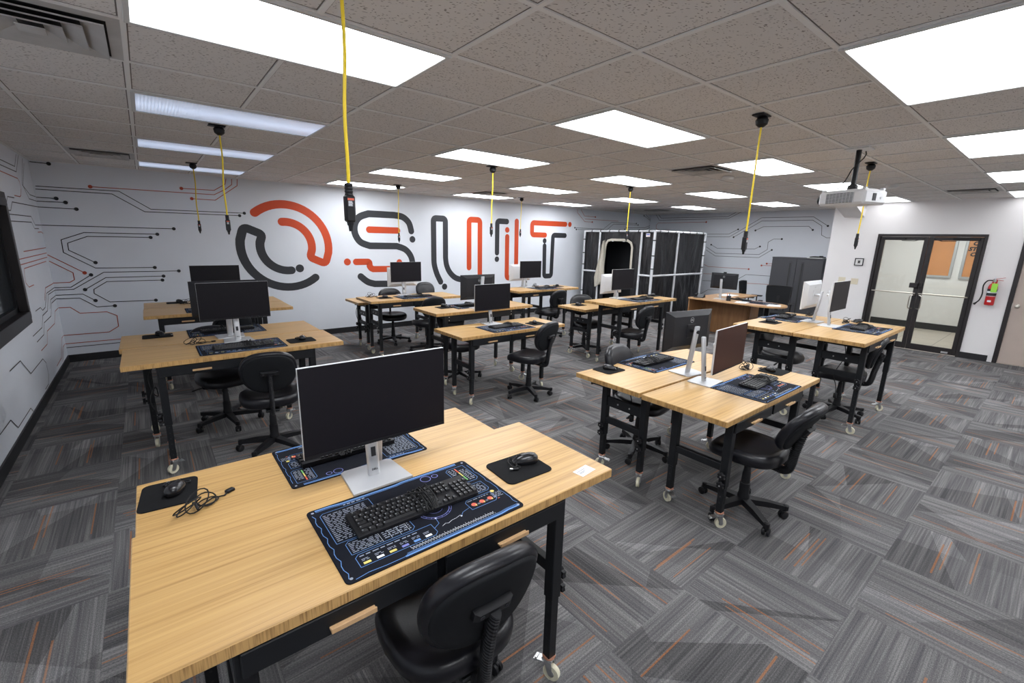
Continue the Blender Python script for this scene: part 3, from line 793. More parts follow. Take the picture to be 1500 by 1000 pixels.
# hanging power drops
def drop(x, y, zb, label, wob=.01, near=False):
    t = thing('hanging_power_cord', label, 'power cord', (x, y, H), 0, 'yellow power drops from the ceiling')
    q = MB(); q.box(-.075, -.04, -.014, .045, .04, -.005, 'plastic', .004); q.lathe([(.004, -.012), (.03, -.016), (.041, -.035), (.036, -.062), (.016, -.078), (.004, -.08)], 'plastic', 16); ob('ceiling_mount', q, t)
    zc = zb + .135 - H; pts = []
    for k in range(15):
        f = k / 14; pts.append((wob * math.sin(f * 7.) * f * (1 - f) * 3 - .012 * f, wob * .8 * math.sin(f * 5 + 1) * f * (1 - f) * 3, -.07 + (zc + .07) * f))
    q = MB(); q.tube(pts, .0062, 'cord', 8); ob('yellow_cord', q, t)
    ex, ey, ez = pts[-1]
    q = MB()
    for k in range(4): q.lathe([(.0125, ez + .012 - .011 * k), (.0145, ez + .009 - .011 * k), (.0145, ez + .004 - .011 * k), (.0125, ez + .001 - .011 * k)], 'plastic', 10, (ex, ey, 0))
    q.box(ex - .017, ey - .015, ez - .118, ex + .017, ey + .015, ez - .028, 'plastic', .005); q.lathe([(.011, ez - .13), (.013, ez - .117)], 'plastic', 10, (ex, ey, 0)); q.lathe([(.006, ez - .150), (.010, ez - .118)], 'plastic', 10, (ex, ey, 0))
    cn = ob('connector', q, t)
    q = MB(); q.closed = False; w = .011
    if True:
        q.quad((ex - w, ey - .0156, ez - .066), (ex + w, ey - .0156, ez - .066), (ex + w, ey - .0156, ez - .036), (ex - w, ey - .0156, ez - .036), 'ink')
        q.quad((ex - w, ey - .016, ez - .045), (ex + w, ey - .016, ez - .045), (ex + w, ey - .016, ez - .038), (ex - w, ey - .016, ez - .038), 'red')
        for k in range(5): q.quad((ex - w * .8, ey - .016, ez - .050 - .0035 * k), (ex + w * (.4 + .1 * (k % 3)), ey - .016, ez - .050 - .0035 * k), (ex + w * (.4 + .1 * (k % 3)), ey - .016, ez - .048 - .0035 * k), (ex - w * .8, ey - .016, ez - .048 - .0035 * k), 'white')
        ob('warning_label', q, cn, smooth=0)
    return t
drop(.55, -2.25, 1.875, 'thick yellow power cord hanging nearest the camera with labelled black connector', .008, True)
drop(.547, .715, 1.845, 'yellow power cord hanging above the left pair of workbenches', .010)
drop(.555, 3.368, 1.842, 'thin yellow power cord hanging by the far left wall corner')
drop(3.335, .722, 1.886, 'yellow power cord hanging above the centre workbenches')
drop(3.39, 3.48, 1.762, 'thin yellow power cord hanging in front of the S lettering')
drop(6.17, 3.57, 1.914, 'thin yellow power cord hanging in front of the I lettering')
drop(6.02, .721, 1.873, 'yellow power cord hanging in front of the black booth')
drop(3.30, -2.38, 1.795, 'yellow power cord hanging above the pair with the reddish screen', .008)
drop(5.874, -2.376, 1.845, 'yellow power cord hanging behind the projector')

# projector
t = thing('projector', 'white ceiling projector on a black pole', 'projector', (4.97, -2.50, 0), 0)
q = MB(); q.box(-.09, -.09, H - .016, .09, .09, H - .004, 'fixture', .003); ob('ceiling_plate', q, t)
q = MB(); q.tube([(0, 0, H - .01), (0, 0, 2.36)], .021, 'plastic', 14); q.lathe([(.04, 2.345), (.04, 2.385), (.024, 2.395)], 'plastic', 14); ob('pole', q, t)
R = Matrix.Rotation(math.radians(-19), 4, 'Z')
q = MB(); q.box(-.14, -.21, 2.215, .15, .20, 2.335, 'projw', .018); q.box(-.10, -.17, 2.33, .10, .16, 2.347, 'projw', .008)
for sx, sy in ((-.11, -.18), (-.11, .17), (.12, -.18), (.12, .17)): q.box(sx - .015, sy - .015, 2.335, sx + .015, sy + .015, 2.355, 'projw', .004)
q.xf(R); bd = ob('body', q, t)
q = MB()
for k in range(8): q.box(-.146, -.12, 2.232 + .011 * k, -.139, .12, 2.236 + .011 * k, 'ink')
for k in range(9): q.box(-.147, -.12 + .03 * k, 2.228, -.1395, -.117 + .03 * k, 2.318, 'projw')
q.xf(R); ob('grille', q, bd)
q = MB(); q.box(-.04, -.2145, 2.245, .0, -.209, 2.305, 'ink'); q.xf(R); ob('port_panel', q, bd)
q = MB(); q.box(.06, -.2135, 2.26, .08, -.209, 2.28, 'silver'); q.xf(R); ob('badge', q, bd)
q = MB(); q.lathe([(.045, .195), (.045, .225), (.036, .235), (.030, .222)], 'plastic', 16, (-.07, 0, 2.27), 'y'); q.xf(R); ob('lens', q, bd)
q = MB(); q.tube([(-.09, .09, 2.35), (-.06, .05, 2.42), (-.035, .02, 2.52), (-.01, -.02, 2.58), (.05, -.03, 2.62), (.10, -.03, 2.66), (.11, -.02, H - .01)], .005, 'plastic', 6); ob('signal_cable', q, t)
# ------------------------------------------------------------------ workbench
L_, D_ = 1.562, .615
def caster_mesh():
    q = MB()
    q.box(-.024, -.024, .104, .024, .024, .112, 'zinc', .002); q.lathe([(.027, .112), (.029, .117), (.027, .122)], 'copper', 16); q.lathe([(.021, .096), (.021, .105)], 'zinc', 14)
    for s in (-1, 1): q.bar((s * .016, .0, .10), (s * .016, -.016, .036), .003, .034, 'zinc', (0, 1, 0), .003, .022)
    q.box(-.022, -.02, .094, .022, .024, .099, 'zinc', .002)
    q.lathe([(.020, -.011), (.036, -.011), (.0375, -.008), (.0375, .008), (.036, .011), (.020, .011)], 'cream', 22, (0, -.016, .0375), 'x'); q.lathe([(.016, -.0125), (.016, .0125)], 'zinc', 14, (0, -.016, .0375), 'x')
    q.hull([(-.017, .012, .09), (.017, .012, .09), (-.017, .066, .077), (.017, .066, .077), (-.017, .012, .085), (.017, .012, .085), (-.017, .066, .072), (.017, .066, .072)], 'zinc')
    q.box(-.015, .05, .077, .015, .062, .085, 'bolt', .002)
    return q.mesh('caster')
CASTER = caster_mesh()
def knob_mesh():
    q = MB(); P = []
    for k in range(24):
        r = .023 + .004 * math.cos(k * 2 * PI / 24 * 6); P.append((r * math.cos(2 * PI * k / 24), r * math.sin(2 * PI * k / 24)))
    q.prism(P, .012, .032, 'plastic', .003); q.lathe([(.011, 0), (.011, .014)], 'plastic', 12); q.lathe([(.005, .031), (.005, .034)], 'bolt', 10)
    return q.mesh('knob')
KNOB = knob_mesh()
_dc = {}
def desk_meshes(z):
    if z in _dc: return _dc[z]
    d = {}
    q = MB(); q.box(-L_ / 2, 0, z - .038, L_ / 2, D_, z, 'bamboo', .003)
    q.mats = ['bamboo', 'bedge']
    for i, f in enumerate(q.f):
        P = [Vector(q.v[k]) for k in f]; n = (P[1] - P[0]).cross(P[2] - P[1])
        if abs(n.normalized().z) < .5: q.m[i] = 1
    d['top'] = q.mesh('tabletop', 30)
    q = MB(); q.box(-.025, -.025, z - .50, .025, .025, z - .04, 'steel', .003); d['leg'] = q.mesh('leg')
    q = MB(); q.box(-.020, -.020, .118, .020, .020, z - .49, 'steel', .002)
    for k in range(9):
        zz = z - .52 - .045 * k
        if zz > .15:
            for s in (-1, 1): q.lathe([(.0045, -.0002), (.0045, .0004)], 'ventd', 8, (0, s * .0205, zz), 'y'); q.lathe([(.0045, -.0002), (.0045, .0004)], 'ventd', 8, (s * .0205, 0, zz), 'x')
    d['inner'] = q.mesh('inner_tube')
    _dc[z] = d; return d
q = MB(); q.box(-.265, -.012, -.075, .265, .0, -.004, 'steel', .003); DRAW = q.mesh('drawer')
q = MB(); q.box(-.062, -.030, -.052, .062, -.010, -.046, 'lipwood', .001); q.box(-.062, -.034, -.053, .062, -.028, -.038, 'lipwood', .001); LIP = q.mesh('drawer_lip')
def bench(x0, y0, z, label, mir=False, mid=False, lx=.15, lspan=1.07):
    """bamboo-top bench; footprint x0..x0+L_, y0..y0+D_"""
    d = desk_meshes(z)
    t = thing('workbench', label, 'workbench', (x0 + L_ / 2, y0, 0), 0, 'bamboo top rolling workbenches')
    ob('tabletop', d['top'], t)
    xl, xr = -L_ / 2 + lx, -L_ / 2 + lx + lspan; yf, yr = .04, .41
    for x in (xl, xr):
        s = -1 if x == xl else 1
        for y in (yf, yr):
            l = ob('leg', d['leg'], t, (x, y, 0)); ob('inner_tube', d['inner'], l)
            ob('caster', CASTER, l, (0, 0, 0), random.uniform(-1.2, 1.2) if y == yf else random.uniform(2, 4.3))
            if y == yf or mid:
                for dz in (.41, .475):
                    k = ob('knob', KNOB, l, (s * .024, 0, z - dz)); k.rotation_euler = (0, s * PI / 2, 0)
        q = MB(); q.box(x - .018, yf + .025, z - .39, x + .018, yr - .025, z - .34, 'steel', .003); ob('crossbar', q, t)
        q = MB(); q.box(x - .018, yf + .025, z - .085, x + .018, yr - .025, z - .04, 'steel', .003)
        if mid:
            q.box(x - .012, yf + .02, z - .245, x + .012, yr - .02, z - .165, 'steel', .003)
            for yy in (.17, .28): q.lathe([(.007, -.015), (.007, .015)], 'bolt', 10, (x, yy, z - .205), 'x')
        ob('end_rail', q, t)
    yd = .575 if mir else .015
    # long aprons
    q = MB(); q.box(xl + .022, .015, z - .12, xr - .022, .035, z - .04, 'steel', .003)
    for zz in (z - .06, z - .10):
        for x in (xl + .04, xr - .04): q.lathe([(.006, -.002), (.006, .001)], 'bolt', 10, (x, .0145, zz), 'y')
    ob('apron', q, t)
    q = MB(); q.box(xl + .022, .40, z - .12, xr - .022, .42, z - .04, 'steel', .003); ob('apron', q, t)
    if mir:
        q = MB(); q.box(xl, .42, z - .11, xr, .56, z - .045, 'steel', .003); ob('drawer_housing', q, t)
    xc = (xl + xr) / 2
    for s in (-1, 1):
        dr = ob('drawer', DRAW, t, (xc + s * .28, yd if not mir else .56, z - .04), PI if mir else 0); ob('drawer_lip', LIP, dr)
    return t

# ------------------------------------------------------------------ monitor
def monitor_meshes(screen, back):
    w, h = .54, .322; d = {}
    q = MB(); q.hull([(s * w / 2, -.006, v * h / 2) for s in (-1, 1) for v in (-1, 1)] + [(s * (w / 2), .006, v * h / 2) for s in (-1, 1) for v in (-1, 1)] + [(s * .20, .036, v * .12) for s in (-1, 1) for v in (-1, 1)], back)
    d['panel'] = q.mesh('panel', 20)
    q = MB(); q.box(-w / 2 + .001, -.0085, -h / 2 + .012, w / 2 - .001, -.0035, h / 2 - .001, screen); q.box(-w / 2 + .001, -.009, -h / 2 + .001, w / 2 - .001, -.0035, -h / 2 + .0115, 'plastic'); d['screen'] = q.mesh('screen', 0)
    q = MB(); q.closed = False
    P = [(.021 * math.cos(2 * PI * k / 28), .021 * math.sin(2 * PI * k / 28)) for k in range(28)]
    for k in range(28):
        a, b = P[k], P[(k + 1) % 28]
        q.quad((a[0], .0372, a[1]), (b[0], .0372, b[1]), (b[0] * .88, .0372, b[1] * .88), (a[0] * .88, .0372, a[1] * .88), 'emb' + back)
    v, f, mt = textmesh('DELL', .0135, 'emb' + back, .0003, 0, .0004); o = len(q.v); q.add(v, f, mt); q.xf(Matrix.Translation((0, .0372, 0)) @ Matrix.Rotation(PI, 4, 'Z') @ Matrix.Rotation(PI / 2, 4, 'X'), o)
    q.xf(Matrix.Translation((0, 0, .088))); d['emblem'] = q.mesh('emblem', 0)
    q = MB(); q.box(-.05, .034, -.055, .05, .040, .055, back, .004); q.tube([(0, .036, 0), (0, .118, 0)], .015, 'silver' if back != 'darkback' else 'plastic', 12); d['mount'] = q.mesh('vesa_mount')
    return d
M['embdarkback'] = M['silver']; M['embsilverback'] = M['silver']
MON = {k: monitor_meshes(*k) for k in (('screen', 'silverback'), ('screen', 'darkback'), ('screenred', 'silverback'))}
q = MB(); q.prism([(-.118, -.095), (.118, -.095), (.105, .085), (.09, .095), (-.09, .095), (-.105, .085)], 0, .009, 'silver', .002); SBASE = q.mesh('stand_base')
_sc = {}
def stand_mesh(h, tilt):
    k = (round(h, 3), tilt)
    if k not in _sc:
        q = MB(); n = 16; L = []
        for z in (.006, h - .004, h):
            s = .9 if z == h else 1.
            L.append([(.024 * s * math.copysign(abs(math.cos(t)) ** .7, math.cos(t)), .014 * s * math.copysign(abs(math.sin(t)) ** .7, math.sin(t)) + tilt * z, z) for t in [2 * PI * j / n for j in range(n)]])
        q.loops(L, 'silver'); _sc[k] = q.mesh('stand_column', 50)
        q = MB(); q.hull([(s * .009, -.0155 + tilt * z, z) for s in (-1, 1) for z in (.088, .125)] + [(s * .009, .0 + tilt * z, z) for s in (-1, 1) for z in (.088, .125)], 'ink'); _sc[k, 'slot'] = q.mesh('cable_slot')
        v, f, mt = textmesh('DELL', .011, 'ink', .0003, 0, .0003); q = MB(); q.closed = False; q.add(v, f, mt); q.xf(Matrix.Translation((0, -.0150 + tilt * .035, .035)) @ Matrix.Rotation(PI / 2, 4, 'X')); _sc[k, 'logo'] = q.mesh('logo', 0)
    return _sc[k], _sc[k, 'slot'], _sc[k, 'logo']
def monitor(x, y, zt, zc, label, face=0., kind=('screen', 'silverback'), back=.10, tilt=0., ext=.045):
    """screen centre x, plane y, desk top zt, screen centre height zc; face 0 looks toward -y"""
    t = thing('monitor', label, 'monitor', (x, y, zt), face, 'desktop monitors')
    d = MON[kind]
    p = ob('panel', d['panel'], t, (0, 0, zc - zt)); p.rotation_euler = (tilt, 0, 0)
    ob('screen', d['screen'], p); ob('emblem', d['emblem'], p, smooth=0); ob('vesa_mount', d['mount'], p)
    a, b, c = stand_mesh(zc - zt + ext, .12)
    col = ob('stand_column', a, t, (0, back, 0)); ob('cable_slot', b, col); ob('logo', c, col)
    ob('stand_base', SBASE, t, (0, back - .005, 0))
    return t

# ------------------------------------------------------------------ keyboard, mats, mice
def kb_meshes():
    d = {}; w, h = .442, .132
    q = MB(); q.hull([(x, y, z) for x in (-w / 2, w / 2) for y, z in ((-h / 2, .004), (-h / 2, .012), (h / 2, .004), (h / 2, .022))] + [(x, y, 0) for x in (-w / 2 + .004, w / 2 - .004) for y in (-h / 2 + .004, h / 2 - .004)], 'plastic'); d['body'] = q.mesh('case')
    q = MB(); u = .0190
    def key(cx, cy, kw=1., kh=1.):
        s = (cy + h / 2) / h; zb = .012 + .010 * s - .001; a, b = kw * u / 2 - .0012, kh * u / 2 - .0012
        L = [[(cx - a, cy - b, zb), (cx + a, cy - b, zb), (cx + a, cy + b, zb), (cx - a, cy + b, zb)], [(cx - a + .002, cy - b + .002, zb + .0075), (cx + a - .002, cy - b + .002, zb + .0075), (cx + a - .002, cy + b - .001, zb + .0085), (cx - a + .002, cy + b - .001, zb + .0085)]]
        q.loops(L, 'keycap', False, True)
        zt = zb + .0086
        q.add([(cx - a + .0035, cy + .0005, zt - .0003), (cx - a + .0075, cy + .0005, zt - .0003), (cx - a + .0075, cy + .004, zt), (cx - a + .0035, cy + .004, zt)], [(0, 1, 2, 3)], 'keyleg')
    x0 = -w / 2 + .012; y0 = -h / 2 + .016
    rows = [[1.25, 1.25, 1.25, 6.25, 1.25, 1.25, 1.25, 1.25], [2.25] + [1] * 10 + [2.75], [1.75] + [1] * 11 + [2.25], [1.5] + [1] * 12 + [1.5], [1] * 13 + [2]]
    for r, ws in enumerate(rows):
        x = x0
        for kw in ws: key(x + kw * u / 2, y0 + r * u, kw); x += kw * u
    x = x0
    for k in range(13):
        key(x + u / 2, y0 + 5.15 * u, 1, .85); x += u * (1.62 if k in (0, 4, 8) else 1.0)
    xn = x0 + 15.4 * u
    for k in range(3):
        key(xn + k * u + u / 2, y0, 1)
        for r in (3, 4): key(xn + k * u + u / 2, y0 + r * u)
        key(xn + k * u + u / 2, y0 + 5.15 * u, 1, .85)
    key(xn + 1.5 * u, y0 + u)
    xk = xn + 3.4 * u
    for r in range(5):
        for k in range(4 if r in (2, 4) else 3): key(xk + k * u + u / 2, y0 + r * u)
    key(xk + 3.5 * u, y0 + .5 * u, 1, 2)
    q.closed = False; d['keys'] = q.mesh('keys', 0)
    q = MB()
    for k in range(5):
        pts = []
        for j in range(13):
            a = j / 12 * 2 * PI; pts.append((.028 + .012 * k - .02 + .012 * math.sin(a * 1) + .03 * math.sin(k) * .3, .078 * math.cos(a), .031 + .004 * k * .5 + .012 * math.sin(a + k) ** 2 if abs(math.cos(a)) < .85 else .020))
        q.tube(pts, .0022, 'rubber', 6)
    q.tube([(-.02, .04, .034), (.0, .02, .045), (.03, .0, .047), (.06, -.03, .040)], .003, 'rubber', 6)
    d['cable'] = q.mesh('wound_cable', 60)
    return d
M['keycap'] = plain('keycap_black', (.014, .014, .016), .42); M['keyleg'] = plain('key_legend', (.30, .31, .33), .6)
KB = kb_meshes()
def keyboard(x, y, z, label, rz=0.):
    t = thing('keyboard', label, 'keyboard', (x, y, z), rz, 'black keyboards on the workbenches')
    ob('case', KB['body'], t); ob('keys', KB['keys'], t, smooth=0); ob('wound_cable', KB['cable'], t); return t
def mat_mesh():
    w, h = .635, .412; q = MB()
    q.prism(rrect(w, h, .016, 4), 0, .003, 'matc', .0008)
    z = .0033
    def r(x, y, a, b, mt, zz=z): q.quad((x, y, zz), (x + a, y, zz), (x + a, y + b, zz), (x, y + b, zz), mt)
    def ln(pts, wd, mt, zz=z):
        for (a, b), (c, d) in zip(pts, pts[1:]):
            L = math.hypot(c - a, d - b) or 1; nx, ny = -(d - b) / L * wd / 2, (c - a) / L * wd / 2
            q.poly([(a + nx, b + ny, zz), (c + nx, d + ny, zz), (c - nx, d - ny, zz), (a - nx, b - ny, zz)], mt)
    def frame(x, y, a, b, c=.012, mt='blue', wd=.0016): ln([(x, y), (x + a - c, y), (x + a, y + c), (x + a, y + b), (x + c, y + b), (x, y + b - c), (x, y)], wd, mt)
    def text(x, y, a, b, n, mt='matw', rnd=random.Random(3)):
        for k in range(n):
            yy = y + b - (k + .7) * b / n; xx = x
            while xx < x + a - .004:
                l = min(rnd.uniform(.006, .022), x + a - xx)
                r(xx, yy, l, b / n * .42, mt); xx += l + rnd.uniform(.003, .008)
    # border bands
    for k, wd in ((.010, .0062), (.016, .0014), (.020, .0014)):
        ln([(-.15 + k, -h / 2 + k), (.22, -h / 2 + k), (.25, -h / 2 + k + .004), (.30, -h / 2 + k + .004)], wd, 'blue'); ln([(-.29, h / 2 - k), (-.24, h / 2 - k), (-.20, h / 2 - k - .005), (.0, h / 2 - k - .005), (.03, h / 2 - k), (.27, h / 2 - k)], wd, 'blue')
    ln([(-.29, -h / 2 + .008), (-.25, -h / 2 + .014), (-.20, -h / 2 + .010), (-.14, -h / 2 + .010)], .0018, 'blue')
    zz = [(-w / 2 + .012 + (.006 if k % 3 == 1 else 0), -h / 2 + .02 + k * .021) for k in range(18)]; ln(zz, .002, 'blue')
    zz = [(w / 2 - .012 - (.005 if k % 4 == 1 else 0), -h / 2 + .03 + k * .021) for k in range(17)]; ln(zz, .0016, 'blue')
    for sx in (-1, 1):
        for sy in (-1, 1): q.poly([(sx * (w / 2 - .018) + .005 * math.cos(k * PI / 5), sy * (h / 2 - .018) + .005 * math.sin(k * PI / 5), z + .0001) for k in range(10)], 'matw')
    # text panels
    frame(-.285, -.02, .17, .185); text(-.278, -.012, .14, .165, 17)
    text(-.20, .170, .08, .012, 1)
    frame(-.265, -.095, .21, .068); text(-.258, -.090, .09, .055, 7); text(-.155, -.085, .09, .05, 5)
    for k in range(4): ln([(-.165 + k * .03, -.092), (-.165 + k * .03, -.035)], .0009, 'white')
    frame(-.262, -.162, .255, .058); text(-.250, -.120, .19, .010, 1)
    for k, mt in enumerate(('yellowp', 'white', 'yellowp', 'violet', 'blue', 'white')): r(-.250 + k * .040, -.155, .022, .010, mt); text(-.250 + k * .040, -.140, .026, .012, 2)
    ln([(-.007, -.13), (.018, -.115), (.022, -.085)], .0014, 'blue'); r(.019, -.088, .006, .006, 'white')
    # ruler
    ln([(-.11, -.172), (.20, -.172)], .0012, 'white'); ln([(-.11, -.177), (.20, -.177)], .0008, 'white')
    for k in range(32): ln([(-.11 + k * .01, -.172), (-.11 + k * .01, -.163 if k % 4 == 0 else -.167)], .0009, 'white'); ln([(-.107 + k * .01, -.177), (-.107 + k * .01, -.182)], .0008, 'white')
    # round dial
    for R in (.062, .054, .030):
        P = [(.045 + R * math.cos(2 * PI * k / 30), -.03 + R * math.sin(2 * PI * k / 30)) for k in range(31)]; ln(P, .0022 if R == .054 else .0014, 'violet')
    for k in range(20): a = 2 * PI * k / 20; ln([(.045 + .056 * math.cos(a), -.03 + .056 * math.sin(a)), (.045 + .061 * math.cos(a), -.03 + .061 * math.sin(a))], .0014, 'violet')
    for cx, R in ((.115, .020), (.155, .012)):
        P = [(cx + R * math.cos(2 * PI * k / 18), .162 + R * math.sin(2 * PI * k / 18)) for k in range(19)]; ln(P, .0026, 'violet')
    # right side panels
    frame(.205, .045, .085, .125); text(.213, .052, .025, .110, 9); text(.255, .055, .03, .09, 8)
    for k, mt in enumerate(('green', 'green', 'yellowp', 'yellowp', 'orange', 'red')): r(.244, .060 + k * .017, .006, .017, mt)
    frame(.165, -.045, .115, .068); text(.172, -.04, .10, .055, 6)
    frame(.150, -.118, .115, .058); text(.160, -.073, .09, .008, 1)
    for k in range(3):
        cx = .172 + k * .035; q.poly([(cx + .0105 * math.cos(2 * PI * j / 14), -.095 + .0105 * math.sin(2 * PI * j / 14), z) for j in range(14)], 'red'); r(cx + .002, -.106, .006, .008, 'yellowp', z + .0001); text(cx + .013, -.105, .014, .010, 2)
    ln([(.150, -.10), (.115, -.11), (.10, -.125)], .0014, 'blue'); r(.097, -.128, .006, .006, 'white')
    q.poly([(.275 + .008 * math.cos(2 * PI * j / 12), -.062 + .008 * math.sin(2 * PI * j / 12), z) for j in range(12)], 'yellowp'); text(.258, -.105, .04, .032, 5); r(.265, -.115, .008, .003, 'red')
    ln([(.02, -.135), (.035, -.128), (.045, -.133), (.06, -.126), (.08, -.124), (.10, -.118)], .0012, 'white')
    q.closed = False
    return q.mesh('mat', 0)
MATM = mat_mesh()
def deskmat(x, y, z, label, rz=0.):
    o = ob('desk_mat', MATM, loc=(x, y, z + .0005), rz=rz, smooth=0); return tag(o, label, 'desk mat', 'printed desk mats')
q = MB(); q.prism(rrect(.225, .19, .026, 5), 0, .004, 'padc', .001); PADM = q.mesh('mousepad')
def pad(x, y, z, label, rz=0.): o = ob('mouse_pad', PADM, loc=(x, y, z + .0005), rz=rz); return tag(o, label, 'mouse pad', 'black mouse pads')
def mouse_meshes():
    q = MB(); n = 20; L = []
    prof = [(.55, 0.), (.93, .002), (1., .010), (.97, .019), (.82, .029), (.55, .036), (.22, .039)]
    for s, z in prof:
        l = []
        for j in range(n):
            t = 2 * PI * j / n; c, k = math.cos(t), math.sin(t)
            x = .031 * s * math.copysign(abs(c) ** .8, c) * (1 + .08 * -k); y = .056 * s * math.copysign(abs(k) ** .85, k)
            l.append((x, y, z - (.009 * (y / .056) if z > .012 else 0)))
        L.append(l)
    q.loops(L, 'gloss'); b = q.mesh('shell', 60)
    q = MB(); q.lathe([(.0095, -.0035), (.011, -.002), (.011, .002), (.0095, .0035)], 'rubber', 14, (0, .026, .0285), 'x'); q.box(-.0008, .01, .027, .0008, .052, .0305, 'ink'); w = q.mesh('scroll_wheel')
    q = MB(); pts = []
    for k in range(60):
        a = k / 60 * 2 * PI * 3.2; r = .030 + .004 * math.sin(k * .7); pts.append((-.012 + r * 1.25 * math.cos(a), .058 + r * .55 * math.sin(a), .006 + .004 * (k % 7) / 7 + .003 * k / 60))
    pts += [(-.05, .03, .006), (-.058, .045, .006)]
    q.tube(pts, .0018, 'rubber', 6); q.box(-.066, .042, .003, -.052, .066, .009, 'plastic', .001); q.box(-.064, .066, .004, -.054, .078, .0085, 'bolt'); c = q.mesh('coiled_cable', 60)
    return b, w, c
M['gloss'] = plain('gloss_black_plastic', (.010, .010, .012), .25)
MOU = mouse_meshes()
def mouse(x, y, z, label, rz=0., zl=.0048):
    t = thing('computer_mouse', label, 'mouse', (x, y, z + zl), rz, 'black computer mice')
    ob('shell', MOU[0], t); ob('scroll_wheel', MOU[1], t); ob('coiled_cable', MOU[2], t); return t
def coil_mesh(seed):
    rn = random.Random(seed); q = MB()
    for k in range(5):
        pts = []; r = rn.uniform(.032, .052); cx, cy = rn.uniform(-.04, .05), rn.uniform(-.015, .015); ti = rn.uniform(.7, 1.6)
        for j in range(17):
            a = j / 16 * 2 * PI; pts.append((cx + r * math.cos(a), cy + r * .75 * math.sin(a),   .006 + r * ti * .5 * (1 + math.sin(a + k)) * (1 if k < 4 else .1)))
        q.tube(pts, .0027, 'rubber', 6)
    q.tube([(.0, .0, .008), (.06, .01, .012), (.10, -.005, .006), (.125, .012, .005)], .0032, 'rubber', 6); q.box(.118, .0, .0, .15, .022, .012, 'plastic', .002)
    q.tube([(-.02, -.03, .02), (-.01, .0, .03), (.0, .03, .02)], .005, 'rubber', 6)
    return q.mesh('coil', 60)
COILS = [coil_mesh(k) for k in (1, 5, 9)]
def coil(x, y, z, label, rz=0., k=0): o = ob('cable_coil', COILS[k % 3], loc=(x, y, z), rz=rz, smooth=60); return tag(o, label, 'cable', 'coiled black cables')

